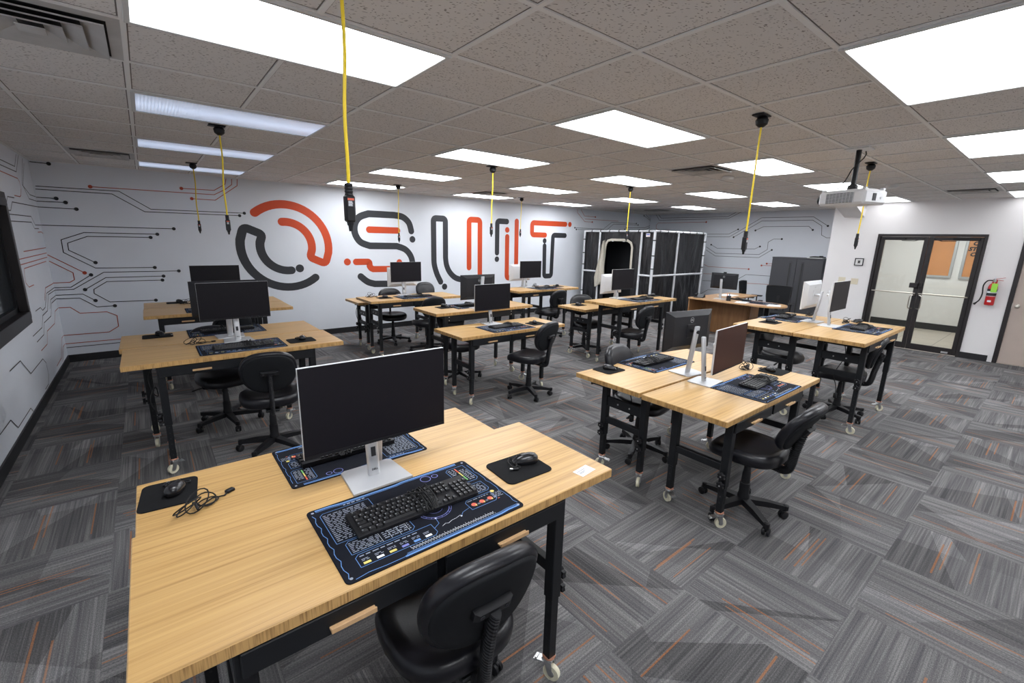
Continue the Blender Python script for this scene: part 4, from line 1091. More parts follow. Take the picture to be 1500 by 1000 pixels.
# ------------------------------------------------------------------ chair
def chair_meshes():
    d = {}; n = 40
    def sup(t, a, b, e): c, s = math.cos(t), math.sin(t); return a * math.copysign(abs(c) ** e, c), b * math.copysign(abs(s) ** e, s)
    q = MB(); L = []
    for s, z in ((.60, .440), (.90, .443), (.985, .460), (1.0, .485), (.975, .508), (.90, .523), (.70, .520), (.40, .513), (.10, .511)):
        l = []
        for j in range(n):
            x, y = sup(2 * PI * j / n, .235, .225, .62); x *= s; y *= s; x *= 1 - .10 * (y < 0) * abs(y) / .225
            zz = z - (.030 * max(0, (y - .08) / .145) ** 2 if s <= 1 else 0) + (.010 * (abs(x) / .235) ** 2 if z > .47 else 0) + (.012 * max(0, (-y - .1) / .12) ** 2 if z > .47 else 0)
            l.append((x, y + .01, zz))
        L.append(l)
    q.loops(L, 'pleather'); d['seat'] = q.mesh('seat', 60)
    q = MB(); q.box(-.10, -.13, .417, .10, .12, .443, 'plastic', .008); q.box(-.05, -.20, .408, .05, .06, .427, 'steel', .005); d['plate'] = q.mesh('seat_plate')
    q = MB(); q.tube([(.06, .02, .423), (.19, .03, .417), (.235, .03, .410)], .0055, 'steel', 8); q.tube([(.22, .03, .413), (.275, .03, .403)], .010, 'plastic', 8, rs=None, ax=1.3, ay=.6); d['lever'] = q.mesh('lever')
    def padgeo(prof, mat):
        L = []
        for s, y in prof:
            l = []
            for j in range(n):
                x, z = sup(2 * PI * j / n, .214, .195, .76); x *= s; z *= s
                x *= 1 - .13 * max(0, -z / .188) ** 1.5 - .05 * max(0, z / .188) ** 2
                l.append((x, y + .55 * x * x - .25 * z * z, z))
            L.append(l)
        return L
    TB = Matrix.Translation((0, -.248, .768)) @ Matrix.Rotation(math.radians(17), 4, 'X') @ Matrix.Diagonal((.97, 1, .94, 1))
    q = MB(); q.loops(padgeo([(.93, -.022), (.985, -.016), (1., 0), (.985, .018), (.93, .034), (.75, .043), (.40, .046), (.10, .046)], None), 'pleather'); q.xf(TB); d['back'] = q.mesh('backrest', 60)
    q = MB(); q.loops(padgeo([(.915, -.020), (.90, -.030), (.85, -.034), (.5, -.036), (.1, -.036)], None), 'shell'); q.xf(TB); d['shell'] = q.mesh('back_shell', 60)
    # ribbed bellows around the back bar
    P = smooth_pts([(-.14, .425), (-.198, .411), (-.240, .430), (-.255, .48), (-.264, .56), (-.282, .66), (-.306, .765)], 30)
    q = MB(); rs = [(.0225 if k % 4 < 2 else .0192) for k in range(len(P))]; rs[0] = .016
    q.tube([(0, y, z) for y, z in P], .02, 'plastic', 12, rs=rs, ax=1.3, ay=.8, up=(0, 1, 0)); d['bar'] = q.mesh('back_bar', 25)
    q = MB(); q.hull([(x, y, z) for x in (-.070, .070) for y in (-.050, -.034) for z in (-.006, .034)] + [(x, -.060, z) for x in (-.055, .055) for z in (-.001, .028)], 'plastic')
    for s in (-1, 1): q.lathe([(.008, -.062), (.008, -.058)], 'ink', 10, (s * .045, 0, .014), 'y')
    q.xf(TB); d['bracket'] = q.mesh('back_bracket')
    q = MB(); q.lathe([(.036, .075), (.040, .10), (.040, .13), (.034, .15), (.034, .225), (.029, .23), (.026, .31), (.023, .315), (.021, .385)], 'plastic', 18); q.lathe([(.0135, .35), (.0135, .42)], 'plastic', 12); d['lift'] = q.mesh('gas_lift')
    q = MB(); q.hull([(x, s * .030, z) for s in (-1, 1) for x, z in ((.025, .078), (.025, .118))] + [(.28, s * .017, z) for s in (-1, 1) for z in (.066, .092)] + [(.15, s * .022, .112) for s in (-1, 1)], 'plastic'); q.lathe([(.020, .062), (.020, .094), (.015, .097)], 'plastic', 14, (.275, 0, 0)); d['leg'] = q.mesh('base_leg', 40)
    q = MB(); q.lathe([(.007, .045), (.007, .066)], 'plastic', 8)
    for s in (-1, 1): q.lathe([(.012, s * .006), (.026, s * .006), (.028, s * .010), (.027, s * .020), (.018, s * .025), (.004, s * .026)], 'plastic', 18, (0, -.012, .028), 'x')
    q.box(-.008, -.03, .03, .008, .006, .058, 'plastic', .004); d['caster'] = q.mesh('caster', 50)
    return d
CH = chair_meshes()
def make_chair():
    t = thing('task_chair', '', 'chair', (0, 0, 0), 0, 'black armless task chairs')
    s = ob('seat', CH['seat'], t); ob('seat_plate', CH['plate'], s)
    ob('lever', CH['lever'], t)
    b = ob('backrest', CH['back'], t); ob('back_shell', CH['shell'], b); ob('back_bracket', CH['bracket'], b)
    ob('back_bar', CH['bar'], t); ob('gas_lift', CH['lift'], t)
    for k in range(5):
        l = ob('base_leg', CH['leg'], t, rz=2 * PI * k / 5 + .3); ob('caster', CH['caster'], l, (.275, 0, 0), k * 1.3)
    return t
# ------------------------------------------------------------------ place the workstations
KS = ('screen', 'silverback'); KD = ('screen', 'darkback'); KR = ('screenred', 'silverback')
def station(ph, x0, y0, z, lab, mir=False, mid=False, lx=.15, mat=None, kb=None, pd=None, ms=None, mon=None, co=()):
    """one bench and all that lies on it; ph names the bench in labels"""
    bench(x0, y0, z, lab, mir, mid, lx)
    f = PI if mir else 0.
    if mat: deskmat(mat[0], mat[1], z, 'dark printed desk mat on ' + ph, f + (mat[2] if len(mat) > 2 else 0))
    if kb: keyboard(kb[0], kb[1], z + .0042, 'black keyboard with wound cable on ' + ph, f + (kb[2] if len(kb) > 2 else 0))
    if pd: pad(pd[0], pd[1], z, 'black mouse pad on ' + ph, pd[2] if len(pd) > 2 else 0)
    if ms: mouse(ms[0], ms[1], z, 'black mouse with coiled cable on ' + ph, f + (ms[2] if len(ms) > 2 else 0))
    for k, c in enumerate(co): coil(c[0], c[1], z, 'coiled black cable ' + ('' if len(c) < 4 else c[3] + ' ') + 'on ' + ph, c[2] if len(c) > 2 else 0, k + int(x0 * 3))
    if mon: monitor(mon[0], mon[1], z, mon[2], mon[3] + ' on ' + ph, f + (mon[7] if len(mon) > 7 else 0), mon[4], mon[5], 0., mon[6] if len(mon) > 6 else .045)

station('the workbench nearest the camera', -.182, -2.825, .915, 'bamboo workbench nearest the camera with a business card on its corner', lx=.21,
        mat=(.595, -2.603), kb=(.592, -2.588, -.02), pd=(1.068, -2.585, -.04), ms=(1.115, -2.57, 1.1), mon=(.563, -2.372, 1.261, 'large black monitor', KS, .08))
station('the low workbench behind the nearest one', -.19, -2.205, .80, 'low bamboo workbench tucked behind the nearest one with loose cables', mir=True,
        mat=(.637, -1.80), kb=(.62, -1.79), pd=(-.085, -1.745, 1.48), ms=(-.062, -1.745, 2.7), co=((.0, -1.94, .5),), mon=(.63, -2.075, 1.15, 'mostly hidden monitor', KS, .06))
station('the front bench of the left pair', -.285, .20, .90, 'bamboo workbench at the front of the left pair, facing the nearest one', lx=.22,
        mat=(.505, .455), kb=(.51, .415), pd=(.97, .425), ms=(.985, .44, -.3), co=((.20, .73, .2),), mon=(.515, .68, 1.266, 'black monitor', KS, .05))
station('the rear bench of the left pair', -.31, .83, .90, 'bamboo workbench at the rear of the left pair, behind its monitor', mir=True,
        mat=(.49, 1.255), kb=(.50, 1.26), pd=(-.05, 1.28), ms=(-.03, 1.29, .4), mon=(.482, .985, 1.255, 'black monitor peeking out behind another', KD, .045))
station('the front bench in the far left corner', -.155, 2.575, .90, 'bamboo workbench in the far left corner, the front one', mat=(.565, 2.82), kb=(.57, 2.80), mon=(.625, 3.06, 1.27, 'black monitor', KS, .08))
station('the rear bench in the far left corner', -.15, 3.20, .90, 'bamboo workbench in the far left corner, the rear one by the wall', mir=True, pd=(.20, 3.66), ms=(.235, 3.66, .5), co=((.30, 3.46, .2),))
station('the low centre workbench', 2.50, .10, .80, 'low bamboo workbench in the centre of the room', mat=(3.265, .318), kb=(3.29, .345, .02), pd=(3.745, .31), ms=(3.74, .33, -.6), mon=(3.25, .575, 1.143, 'black monitor', KS, .03))
station('the tall centre workbench', 2.62, .87, .94, 'tall bamboo workbench in the centre, right behind the low one', mir=True, mat=(3.37, 1.26), kb=(3.37, 1.26), pd=(2.98, 1.28), ms=(2.99, 1.30, .6), mon=(3.34, 1.03, 1.222, 'dark monitor turned away', KD, .06, .145))
station('the tall bench before the S lettering', 2.46, 2.53, .90, 'tall bamboo workbench standing before the S lettering', mid=True, mat=(3.30, 2.742), kb=(3.34, 2.75), pd=(2.80, 2.83), ms=(2.81, 2.84, .3), co=((2.62, 3.0, .2),), mon=(3.235, 2.95, 1.288, 'black monitor', KS, .10))
station('the low bench under the S lettering', 2.50, 3.16, .80, 'low bamboo workbench against the wall under the S lettering', mir=True, mid=True, mat=(3.3, 3.56), mon=(3.34, 3.32, 1.18, 'silver-backed monitor turned away', KS, .06))
station('the tall bench below the T lettering', 5.08, 2.27, .94, 'tall bamboo workbench standing below the T lettering', mat=(5.92, 2.478), kb=(5.95, 2.50), pd=(6.38, 2.62), ms=(6.38, 2.63, -.4), co=((5.9, 2.76, .3),), mon=(5.70, 2.68, 1.29, 'black monitor', KS, .11))
station('the low bench behind the one below the T lettering', 5.02, 2.90, .85, 'low bamboo workbench mostly hidden behind the one below the T lettering', mir=True, mat=(5.8, 3.3), mon=(5.72, 3.02, 1.21, 'silver-backed monitor turned away', KS, .07))
station('the tall bench before the black booth', 5.14, .14, .96, 'tall bamboo workbench standing before the black booth', mat=(6.0, .35), kb=(6.08, .37), pd=(6.63, .55), ms=(6.64, .56, -.5), mon=(5.82, .585, 1.268, 'black monitor', KS, .08))
station('the low bench behind the one before the booth', 5.20, .77, .80, 'low bamboo workbench sticking out behind the one before the booth', mir=True, mid=True, pd=(5.50, 1.20), ms=(5.50, 1.20, .4), mon=(6.0, .95, 1.163, 'silver-backed monitor turned away', KS, .07))
station('the bench behind the reddish screen', 2.58, -2.11, .80, 'bamboo workbench behind the one with the reddish screen', mir=True, mid=True, mat=(3.415, -1.68), kb=(3.40, -1.67), pd=(2.865, -1.60), ms=(2.87, -1.60, .6), mon=(3.356, -1.985, 1.155, 'dark-backed monitor with round emblem', KD, .045, .045, -.17))
station('the bench with the reddish screen', 2.57, -2.75, .80, 'bamboo workbench with the reddish screen, beside the open floor', mat=(3.435, -2.543), kb=(3.56, -2.51, .05), pd=(4.02, -2.44), ms=(3.99, -2.42, -.7), co=((3.86, -2.27, .2),), mon=(3.238, -2.40, 1.105, 'monitor with reddish brown screen', KR, .16, .045, .07))
station('the front bench by the glass doors', 5.11, -2.79, .97, 'bamboo workbench by the glass doors, the one nearer the side door', mid=True, lx=.20, mat=(6.04, -2.54), kb=(6.09, -2.52, .05), co=((6.33, -2.31, .1),), ms=(6.52, -2.37, .9), mon=(5.93, -2.30, 1.318, 'black monitor', KS, .05))
station('the rear bench by the glass doors', 5.11, -2.165, .97, 'bamboo workbench by the glass doors, the rear one of that pair', mir=True, mid=True, lx=.20, mat=(6.12, -1.76), kb=(6.19, -1.70, .1), pd=(5.56, -1.77), ms=(5.57, -1.77, .4), co=((6.56, -1.85, .1),), mon=(6.10, -1.965, 1.29, 'silver-backed monitor turned away', KS, .07))
# business card
q = MB(); q.box(-.045, -.026, 0, .045, .026, .0008, 'paper'); c = ob('business_card', q, loc=(1.272, -2.765, .9152), rz=.12); tag(c, 'white business card on the corner of the nearest workbench', 'card')
q = MB(); q.closed = False
for k, (a, b) in enumerate(((-.035, .008), (-.035, -.002), (-.035, -.008))): q.quad((a, b, .001), (a + .05 - .01 * k, b, .001), (a + .05 - .01 * k, b + .004, .001), (a, b + .004, .001), 'keyleg')
ob('print', q, c, smooth=0)

# chairs: (x, y, heading in degrees away from facing the lettered wall)
base = make_chair(); first = True
for x, y, hd, lab in [
    (.66, -2.685, -3, 'black task chair pushed under the workbench nearest the camera'),
    (.645, .235, -8, 'black task chair at the front bench of the left pair'),
    (.40, 1.10, 190, 'black task chair under the rear bench of the left pair'),
    (.60, 2.35, 10, 'black task chair at the front bench in the far left corner'),
    (3.40, .02, 15, 'black task chair at the low centre workbench'),
    (3.05, 1.02, 180, 'black task chair tucked behind the tall centre workbench'),
    (3.43, 2.60, -4, 'black task chair at the tall bench before the S lettering'),
    (3.22, 3.50, 165, 'black task chair against the wall under the S lettering'),
    (4.38, 4.25, 178, 'black spare task chair by the wall between S and U lettering'),
    (5.93, 2.38, 5, 'black task chair at the tall bench below the T lettering'),
    (5.60, .21, 6, 'black task chair at the tall bench before the black booth'),
    (5.64, 1.17, 150, 'black task chair behind the low bench near the booth'),
    (3.21, -1.70, 188, 'black task chair under the bench behind the reddish screen'),
    (3.04, -2.72, 2, 'black task chair at the bench with the reddish screen'),
    (5.82, -2.49, 10, 'black task chair at the bench nearest the glass doors'),
    (6.15, -1.74, 180, 'black task chair under the rear bench by the glass doors')]:
    rz = math.radians(hd)
    if first: base.location = (x, y, 0); base.rotation_euler = (0, 0, rz); base['label'] = lab; first = False
    else:
        c = dup(base, lab, (x, y, 0), rz)
        if 'reddish' in lab and 'at the bench' in lab:   # this one is reclined
            for k in c.children:
                if k.name.startswith('backrest'): k.matrix_basis = Matrix.Translation((0, -.255, .63)) @ Matrix.Rotation(math.radians(11), 4, 'X') @ Matrix.Translation((0, .25, -.655))

# dangling power leads
def lead(pts, label, r=.004, plug=None):
    q = MB(); q.tube([(*p,) for p in pts], r, 'rubber', 6)
    if plug: q.box(plug[0] - .016, plug[1] - .014, plug[2] - .045, plug[0] + .016, plug[1] + .014, plug[2] + .01, 'plastic', .004)
    o = ob('power_lead', q, smooth=60); return tag(o, label, 'cable')
def sag(pts): 
    o = []
    for i in range(len(pts) - 1):
        for k in range(6):
            t = k / 6; p0, p1, p2, p3 = pts[max(i - 1, 0)], pts[i], pts[i + 1], pts[min(i + 2, len(pts) - 1)]
            o.append(tuple(.5 * (2 * p1[j] + (p2[j] - p0[j]) * t + (2 * p0[j] - 5 * p1[j] + 4 * p2[j] - p3[j]) * t * t + (3 * p1[j] - p0[j] - 3 * p2[j] + p3[j]) * t ** 3) for j in range(3)))
    return o + [pts[-1]]
lead(sag([(-.10, .30, .86), (-.14, .28, .78), (-.13, .29, .66), (-.10, .30, .62), (-.11, .28, .70), (-.15, .27, .60), (-.11, .27, .48)]), 'black power lead dangling under the front bench of the left pair', plug=(-.11, .27, .47))
lead(sag([(2.60, 3.45, .76), (2.54, 3.40, .60), (2.60, 3.42, .42), (2.70, 3.40, .30), (2.62, 3.44, .55)]), 'black power lead looping under the low bench by the S lettering')
lead(sag([(5.30, 1.02, .76), (5.36, 1.0, .60), (5.33, 1.03, .42), (5.42, 1.0, .35), (5.40, 1.02, .55)]), 'black power lead under the low bench near the booth')
lead(sag([(5.48, -2.52, .93), (5.50, -2.56, .75), (5.47, -2.5, .55), (5.52, -2.52, .42), (5.45, -2.55, .35)]), 'black power lead hanging under the bench by the glass doors', plug=(5.45, -2.55, .34))
lead(sag([(2.74, -1.90, .76), (2.76, -1.92, .66), (2.79, -1.91, .58), (2.77, -1.93, .52), (2.745, -1.91, .58)]), 'black power lead hanging under the bench behind the reddish screen', plug=(2.77, -1.93, .52))

# ------------------------------------------------------------------ black booth
t = thing('fabric_booth', 'tall booth of black plastic sheet on a white pipe frame', 'booth', (9.13, 2.30, 0))
bw, bd, bhh = 2.25, 2.15, 2.11
def pole(a, b, r=.024):
    q = MB(); q.tube([a, b], r, 'pvc', 12); ob('pole', q, t)
ys = [0, .355, 1.62, bd]; xs = [0, .98, bw]
for y in ys: pole((0, y, 0), (0, y, bhh), .026 if y else .032)
for x in xs[1:]: pole((x, 0, 0), (x, 0, bhh), .026)
pole((bw, bd, 0), (bw, bd, bhh))
for z in (bhh,): pole((0, 0, z), (0, bd, z)); pole((0, 0, z), (bw, 0, z)); pole((bw, 0, z), (bw, bd, z)); pole((0, bd, z), (bw, bd, z))
pole((0, 0, 1.085), (0, .355, 1.085)); pole((0, 1.62, 1.085), (0, bd, 1.085)); pole((0, 0, 1.085), (bw, 0, 1.085))
def sheet(o, u, w, z0, z1, seed, nm='black_sheet', hole=None):
    """wrinkled plastic sheet hanging from o along horizontal unit u"""
    rn = random.Random(seed); nx, nz = 22, 34; q = MB(); q.closed = False
    nrm = Vector((u[1], -u[0], 0)); ph = [rn.uniform(0, 6.28) for _ in range(6)]; V = []
    for j in range(nz + 1):
        for i in range(nx + 1):
            a = i / nx; b = j / nz; z = z0 + (z1 - z0) * b; e = 4 * a * (1 - a)
            d = .022 * math.sin(9 * a + 5 * b + ph[0]) * e + .016 * math.sin(17 * a - 8 * b + ph[1]) * e * (1 - b * .4) + .010 * math.sin(31 * a + 6 * math.sin(4 * b + ph[2]) + ph[3]) * e + .012 * math.sin(14 * (a - .5) * (1.3 - b) * 3 + ph[4]) * e
            p = Vector(o) + Vector((u[0], u[1], 0)) * (a * w) - nrm * (.035 - d * .9); V.append((p.x, p.y, z))
    F = [(j * (nx + 1) + i, j * (nx + 1) + i + 1, (j + 1) * (nx + 1) + i + 1, (j + 1) * (nx + 1) + i) for j in range(nz) for i in range(nx) if not (hole and hole(V[j * (nx + 1) + i + 1]))]
    q.add(V, F, 'sheet'); ob(nm, q, t, smooth=180)
# (face normals: the front face looks toward the benches, the side face toward the glass doors)
sheet((0, .355, 0), (0, -1, 0), .355, .02, bhh, 1); sheet((0, bd, 0), (0, -1, 0), bd - 1.62, .02, bhh, 2)
HY0, HY1, HZ = .58, 1.42, 1.88
def inhole(p): return HY0 < p[1] < HY1 and p[2] < HZ - .25 * max(0, abs(p[1] - 1.0) / .42 - .62) ** 2 * 6
sheet((0, 1.62, 0), (0, -1, 0), 1.62 - .355, .02, bhh, 3, hole=inhole)
sheet((0, 0, 0), (1, 0, 0), .98, .02, bhh, 4); sheet((.98, 0, 0), (1, 0, 0), bw - .98, .02, bhh, 5)
q = MB(); q.box(.03, bd - .01, .02, bw, bd, bhh, 'ink'); q.box(bw - .01, .04, .02, bw, bd, bhh, 'ink'); q.box(.06, .06, bhh - .02, bw, bd, bhh - .01, 'ink'); ob('back_sheet', q, t)
q = MB(); q.box(.55, .3, .02, .57, 1.8, 1.95, 'shell'); ob('inner_backdrop', q, t)
# pale flap edging the doorway and gathered at one side
q = MB(); P = [(-.012, HY0 + .015, .75)] + [(-.012, HY0 + .015, z) for z in (1.1, 1.5, 1.72)] + [(-.012, HY0 + .06, 1.83), (-.012, HY0 + .16, 1.885)] + [(-.012, y, 1.895) for y in (.85, 1.1, 1.25)] + [(-.012, HY1 - .07, 1.87), (-.012, HY1 - .015, 1.80), (-.012, HY1 + .005, 1.65)] + [(-.012, HY1 + .02, z) for z in (1.3, .9, .6)]
q.tube(P, .022, 'beige', 8, ax=1.4, ay=.6); ob('doorway_trim', q, t)
q = MB(); L = []
for k in range(15):
    f = k / 14; z = 1.84 - 1.1 * f; wd = .03 + .21 * f ** 1.1 if f < .75 else .20 - .08 * (f - .75) * 4; yc = 1.45 + .08 * f
    L.append([(-.05 + .028 * math.sin(a * 4) - .02 * f + .03 * math.sin(a), yc + wd * math.cos(a) * .8, z - .05 * math.cos(a)) for a in [2 * PI * j / 24 for j in range(24)]])
q.loops(L, 'beige'); ob('gathered_flap', q, t, smooth=60)
for y in (.86, 1.2):
    q = MB(); q.box(-.02, y - .02, 1.855, .01, y + .02, 1.885, 'white', .003); ob('clip', q, t)
q = MB(); q.box(-.004, .13, 1.98, .0, .235, 2.06, 'paper'); q.box(-.0055, .14, 2.02, -.004, .225, 2.05, 'violet'); q.box(-.0055, .14, 1.99, -.004, .20, 2.0, 'red'); ob('paper_tag', q, t)
for k in range(7):
    for ax in (0, 1):
        q = MB(); p = (.18 + .32 * k) if ax else .15 + .29 * k
        o = (p, 0) if ax else (0, p); q.lathe([(.029, -.012), (.031, 0), (.029, .012)], 'plastic', 12, (o[0], o[1], 0) if False else (0, 0, 0), 'x' if ax else 'y'); q.xf(Matrix.Translation((o[0], o[1], bhh))); ob('tie_strap', q, t)
for z in (.55, 1.25, 1.55, 1.9):
    for x, y in ((0, 0), (0, bd), (bw, 0)):
        q = MB(); q.lathe([(.033, z - .012), (.036, z), (.033, z + .012)], 'plastic', 12, (x, y, 0)); ob('tie_strap', q, t)

# ------------------------------------------------------------------ teacher's desk corner
TZ = .745
t = thing('office_desk', 'long warm wood office desk with rounded end beside the booth', 'desk', (8.80, 1.13, 0))
P = [(0, 0), (0, -1.35)] + [(.36 - .36 * math.cos(a), -1.42 - .36 * math.sin(a)) for a in [PI / 2 * k / 7 for k in range(8)]] + [(.36 + .36 * math.sin(a), -1.42 - .36 * math.cos(a)) for a in [PI / 2 * k / 7 for k in range(8)]] + [(.72, -1.35), (.72, 0)]
q = MB(); q.prism(P, TZ - .03, TZ, 'deskt', .003); ob('desktop', q, t)
q = MB(); q.box(.72, -.62, TZ - .03, 1.85, 0, TZ, 'deskt', .003); ob('return_top', q, t)
q = MB(); q.box(.02, -.03, 0, 1.80, -.005, TZ - .03, 'walnut', .002); ob('side_panel', q, t)
q = MB(); q.box(.52, -1.02, .0, .54, -.03, TZ - .03, 'walnut', .002); ob('modesty_panel', q, t)
q = MB(); q.box(.22, -1.44, 0, .235 + .04, -1.36, TZ - .03, 'steel', .003); q.box(.42, -1.46, 0, .48, -1.38, TZ - .03, 'steel', .003); ob('end_leg', q, t)
q = MB(); q.box(.54, -1.04, .06, .98, -.66, TZ - .03, 'walnut', .003); pe = ob('pedestal', q, t)
for k in range(2):
    q = MB(); q.box(.56, -1.058, .08 + .31 * k, .96, -1.04, .38 + .31 * k, 'walnut', .003); dr = ob('drawer', q, pe); q = MB(); q.box(.70, -1.07, .34 + .31 * k, .82, -1.058, .352 + .31 * k, 'nickel', .001); ob('drawer_handle', q, dr)
monitor(9.24, .62, TZ, 1.11, 'dark-backed monitor with webcam on the office desk', PI / 2 + .08, KD, -.10 + .20)
q = MB(); q.box(-.03, -.012, 0, .03, .012, .022, 'plastic', .004); q.lathe([(.007, -.016), (.008, -.01)], 'ink', 12, (0, 0, .011), 'y'); o = ob('webcam', q, loc=(9.24, .62, 1.272), rz=PI / 2); tag(o, 'small black webcam on top of the office desk monitor', 'webcam')
keyboard(9.33, .30, TZ + .001, 'black keyboard lying on the office desk', PI / 2)
o = ob('desk_mat', MATM, loc=(9.22, -.12, TZ + .0005), rz=PI / 2, smooth=0); tag(o, 'dark printed desk mat on the office desk', 'desk mat', 'printed desk mats')
q = MB(); q.lathe([(.04, 0), (.042, .002), (.042, .10), (.039, .10), (.038, .004), (.002, .004)], 'cuph', 20); t2 = ob('pen_cup', q, loc=(8.98, .36, TZ)); tag(t2, 'black mesh pen cup beside the office desk monitor', 'pen cup')
for k, (a, mt) in enumerate(((.2, 'ink'), (2.2, 'red'), (4., 'blue'))):
    q = MB(); q.bar((.01 * math.cos(a), .01 * math.sin(a), .006), (.035 * math.cos(a), .035 * math.sin(a), .145), .007, .007, mt); o = ob('pen', q, loc=(8.98, .36, TZ)); tag(o, ('dark', 'red', 'blue')[k] + ' pen standing in the black mesh pen cup', 'pen', 'pens in the cup')
for n_, (x, y, w, h, r, lab) in enumerate(((9.05, -.46, .30, .22, .3, 'white papers spread on the rounded end of the office desk'), (8.97, .10, .28, .20, .1, 'white sheet of paper near the front edge of the office desk'), (9.95, .85, .45, .30, 0, 'white papers lying on the return of the office desk'))):
    q = MB(); q.box(-w / 2, -h / 2, 0, w / 2, h / 2, .003, 'paper'); q.xf(Matrix.Rotation(.15, 4, 'Z')); q.box(-w / 2 + .01, -h / 2 - .01, .003, w / 2 + .005, h / 2 - .02, .005, 'paper'); o = ob('paper_stack', q, loc=(x, y, TZ + .0005), rz=r); tag(o, lab, 'papers')
q = MB(); q.hull([(-.10, -.10, 0), (.10, -.10, 0), (.10, .10, 0), (-.10, .10, 0), (-.09, .09, .07), (.09, .09, .07), (.09, -.09, .02), (-.09, -.09, .02)], 'plastic'); t2 = ob('desk_phone', q, loc=(8.98, .98, TZ), rz=-1.3); tag(t2, 'black desk phone at the booth end of the office desk', 'telephone')
q = MB(); q.box(-.095, -.05, .035, -.045, .10, .085, 'plastic', .015); ob('handset', q, t2)
def office_chair(x, y, rz, label):
    t = thing('office_chair', label, 'chair', (x, y, 0), rz, 'mesh office chairs')
    q = MB(); L = []
    for s, z in ((.7, .43), (.97, .435), (1, .46), (.96, .49), (.7, .50), (.1, .495)): L.append([(s * .25 * math.copysign(abs(math.cos(a)) ** .6, math.cos(a)), s * .25 * math.copysign(abs(math.sin(a)) ** .6, math.sin(a)), z) for a in [2 * PI * j / 32 for j in range(32)]])
    q.loops(L, 'shell'); ob('seat', q, t, smooth=60)
    q = MB(); L = []
    for (w, z) in ((.19, .58), (.21, .66), (.225, .80), (.235, .92), (.235, 1.0)): L.append([(-w, -.245 - .10 * (z - .58) + .03, z), (0, -.262 - .10 * (z - .58), z), (w, -.245 - .10 * (z - .58) + .03, z), (w, -.26 - .10 * (z - .58) + .03, z), (0, -.277 - .10 * (z - .58), z), (-w, -.26 - .10 * (z - .58) + .03, z)])
    q.loops(L, 'shell'); b = ob('backrest', q, t, smooth=30)
    q = MB(); q.tube([(-.235, -.262, 1.0), (-.12, -.29, 1.01), (0, -.305, 1.012), (.12, -.29, 1.01), (.235, -.262, 1.0)], .014, 'plastic', 8)
    for s in (-1, 1): q.tube([(s * .19, -.222, .57), (s * .225, -.24, .80), (s * .235, -.262, 1.0)], .013, 'plastic', 8)
    ob('back_frame', q, b)
    q = MB(); q.bar((0, -.10, .42), (0, -.27, .44), .07, .02, 'plastic'); q.bar((0, -.27, .43), (0, -.285, .80), .06, .02, 'plastic', (0, 1, 0)); ob('back_bar', q, t)
    for s in (-1, 1):
        q = MB(); q.tube([(s * .22, 0, .43), (s * .285, 0, .44), (s * .29, 0, .66)], .014, 'plastic', 8); q.box(s * .29 - .04, -.13, .66, s * .29 + .04, .12, .69, 'plastic', .012); ob('armrest', q, t)
    ob('gas_lift', CH['lift'], t)
    for k in range(5): l = ob('base_leg', CH['leg'], t, rz=2 * PI * k / 5 + .1); ob('caster', CH['caster'], l, (.275, 0, 0), k * 1.1)
office_chair(10.20, -.05, PI / 2 + .2, 'black mesh-back office chair behind the office desk before the cabinet')
office_chair(11.0, .75, PI + .1, 'black office chair seen side-on between the desk return and the cabinet')

# ------------------------------------------------------------------ cabinet
cx0, cy0, cy1, chh = 11.95, -.29, .82, 1.585
t = thing('storage_cabinet', 'charcoal two-door steel storage cabinet against the mural wall', 'cabinet', (cx0, (cy0 + cy1) / 2, 0)); w2 = (cy1 - cy0) / 2
q = MB(); q.box(.02, -w2, .0, .52, w2, chh, 'cab', .006); q.box(.0, -w2, .0, .02, w2, .09, 'cab'); q.box(.0, -w2, chh - .03, .02, w2, chh, 'cab', .003); ob('carcass', q, t)
for s in (-1, 1):
    q = MB(); a, b = (.003, w2 - .008) if s > 0 else (-w2 + .008, -.003); q.box(-.004, a, .095, .02, b, chh - .034, 'cab', .004); d = ob('door', q, t)
    yy = s * .13; q = MB(); q.box(-.012, yy - .028, .22, -.003, yy + .028, chh - .10, 'cab', .004); q.box(-.0125, yy - .012, .25, -.0118, yy + .016, chh - .13, 'ventd'); ob('recessed_pull', q, d)
q = MB(); q.box(-.13, -.16, 0, .13, .16, .012, 'paper', .002); o = ob('white_tray', q, loc=(12.10, -.08, chh)); tag(o, 'thin white tray lying on top of the charcoal cabinet', 'tray')
q = MB(); q.hull([(x, y, z) for x in (-.08, .08) for y in (-.14, .14) for z in (0, .022)] + [(0, -.05, .035), (0, .08, .035)], 'plastic'); q.box(-.05, -.10, .022, .05, -.04, .045, 'plastic', .006); o = ob('folded_device', q, loc=(12.10, -.10, chh + .0125)); tag(o, 'black device lying on the tray on top of the cabinet', 'device')

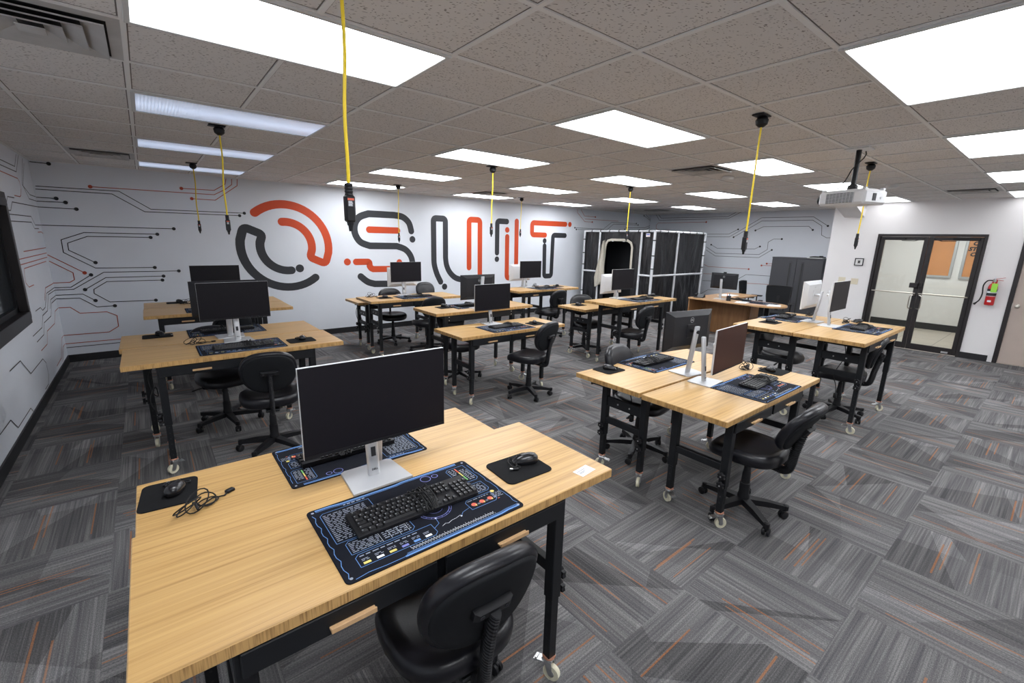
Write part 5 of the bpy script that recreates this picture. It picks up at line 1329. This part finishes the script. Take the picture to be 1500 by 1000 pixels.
# ------------------------------------------------------------------ things on the right wall
t = thing('fire_extinguisher', 'red fire extinguisher with green tag on the wall by the side door', 'fire extinguisher', (XR - .085, -3.09, .96))
q = MB(); q.lathe([(.045, 0), (.056, .006), (.058, .03), (.058, .30), (.050, .335), (.030, .36), (.020, .372), (.018, .385)], 'fired', 24); ob('cylinder', q, t)
q = MB(); q.lathe([(.0588, .16), (.0588, .27)], 'ink', 24); q.lathe([(.0592, .205), (.0592, .235)], 'white', 24); q.lathe([(.0589, .15), (.0589, .157)], 'white', 24); q.box(-.0595, -.02, .055, -.056, .025, .085, 'white'); ob('instruction_label', q, t)
q = MB(); q.lathe([(.018, .383), (.022, .39), (.022, .43), (.012, .44)], 'bolt', 14); q.bar((0, .01, .425), (0, -.10, .415), .022, .006, 'fired'); q.bar((0, .01, .43), (.0, -.115, .465), .022, .006, 'fired'); q.bar((0, .0, .44), (0, .0, .47), .012, .012, 'white'); ob('valve_handle', q, t)
q = MB(); q.tube(sag([(0, .02, .41), (0, .08, .40), (-.01, .115, .32), (-.01, .105, .18), (-.01, .12, .08), (-.01, .15, .03)]), .009, 'rubber', 8); q.tube([(-.01, .145, .035), (-.01, .175, -.005)], .014, 'rubber', 8, rs=[.010, .017]); ob('hose', q, t)
q = MB(); q.box(-.068, -.055, .22, -.062, .015, .365, 'tag', .001); q.tube([(-.06, -.01, .36), (-.03, .0, .40)], .002, 'white', 5); ob('inspection_tag', q, t)
q = MB(); q.box(.058, -.03, .02, .085, .03, .42, 'fired', .003); q.box(-.03, -.062, .26, .06, -.059, .275, 'bolt'); ob('wall_bracket', q, t)
q = MB(); a = .072
for r in ((-a, -a, a, -a + .014), (-a, a - .014, a, a), (-a, -a, -a + .014, a), (a - .014, -a, a, a)): q.box(-.018, r[0], r[1], 0, r[2], r[3], 'ink', .002)
q.box(-.008, -a + .01, -a + .01, -.002, a - .01, a - .01, 'paper'); o = ob('picture_frame', q, loc=(XR - .0005, -1.182, 1.575)); tag(o, 'small square black picture frame beside the glass doors', 'picture')
q = MB(); q.box(-.0095, -.025, -.035, -.008, .025, .035, 'ventm'); q.box(-.0102, -.014, -.022, -.009, .014, .022, 'ink'); ob('print', q, o)
def plate(y, z, x, label, gang, rzx=False):
    q = MB(); w = .04 * gang + .04; q.box(-.006, -w / 2, -.058, 0, w / 2, .058, 'plate', .003); o = ob('wall_plate', q, loc=(x, y, z)); tag(o, label, 'wall plate', 'ivory wall plates')
    for k in range(gang):
        yy = (k - (gang - 1) / 2) * .046; q = MB(); q.box(-.010, yy - .006, -.014, -.005, yy + .006, .014, 'plate', .002); q.box(-.0105, yy - .0015, .003, -.0095, yy + .0015, .009, 'ink'); ob('switch', q, o)
    return o
plate(-1.165, 1.19, XR - .0005, 'ivory switch plate closest to the glass doors', 2); plate(-.95, 1.20, XR - .0005, 'ivory switch plate between the cabinet and the other plate', 2)
for x, lab in ((4.365, 'ivory outlet low on the lettered wall under the U'), (7.41, 'ivory outlet low on the lettered wall under the T')):
    o = plate(0, .33, 0, lab, 1); o.location = (x, YB - .0005, .36); o.rotation_euler = (0, 0, -PI / 2); 

# ------------------------------------------------------------------ camera, light, view
R_ = Matrix((RCAM[0], RCAM[1], [-v for v in RCAM[2]])).transposed()
U, S_, V_ = None, None, None
cam = bpy.data.cameras.new('camera'); co = bpy.data.objects.new('camera', cam); COL.objects.link(co)
co.matrix_world = Matrix.Translation((-.0378, -3.8837, 1.8453)) @ R_.to_4x4()
cam.sensor_width = 36; cam.lens = 654.46 * 36 / 1500; cam.clip_start = .02; cam.clip_end = 60
sc.camera = co
w = bpy.data.worlds.new('world'); sc.world = w; w.use_nodes = True
w.node_tree.nodes['Background'].inputs[0].default_value = (.8, .85, 1, 1); w.node_tree.nodes['Background'].inputs[1].default_value = .05
sc.view_settings.view_transform = VIEW; sc.view_settings.look = LOOK
sc.view_settings.exposure = EXPO; sc.view_settings.gamma = 1.
sc.cycles.use_denoising = True
sc.cycles.max_bounces = 8; sc.cycles.diffuse_bounces = 5; sc.cycles.transparent_max_bounces = 8
sc.cycles.sample_clamp_indirect = 6.
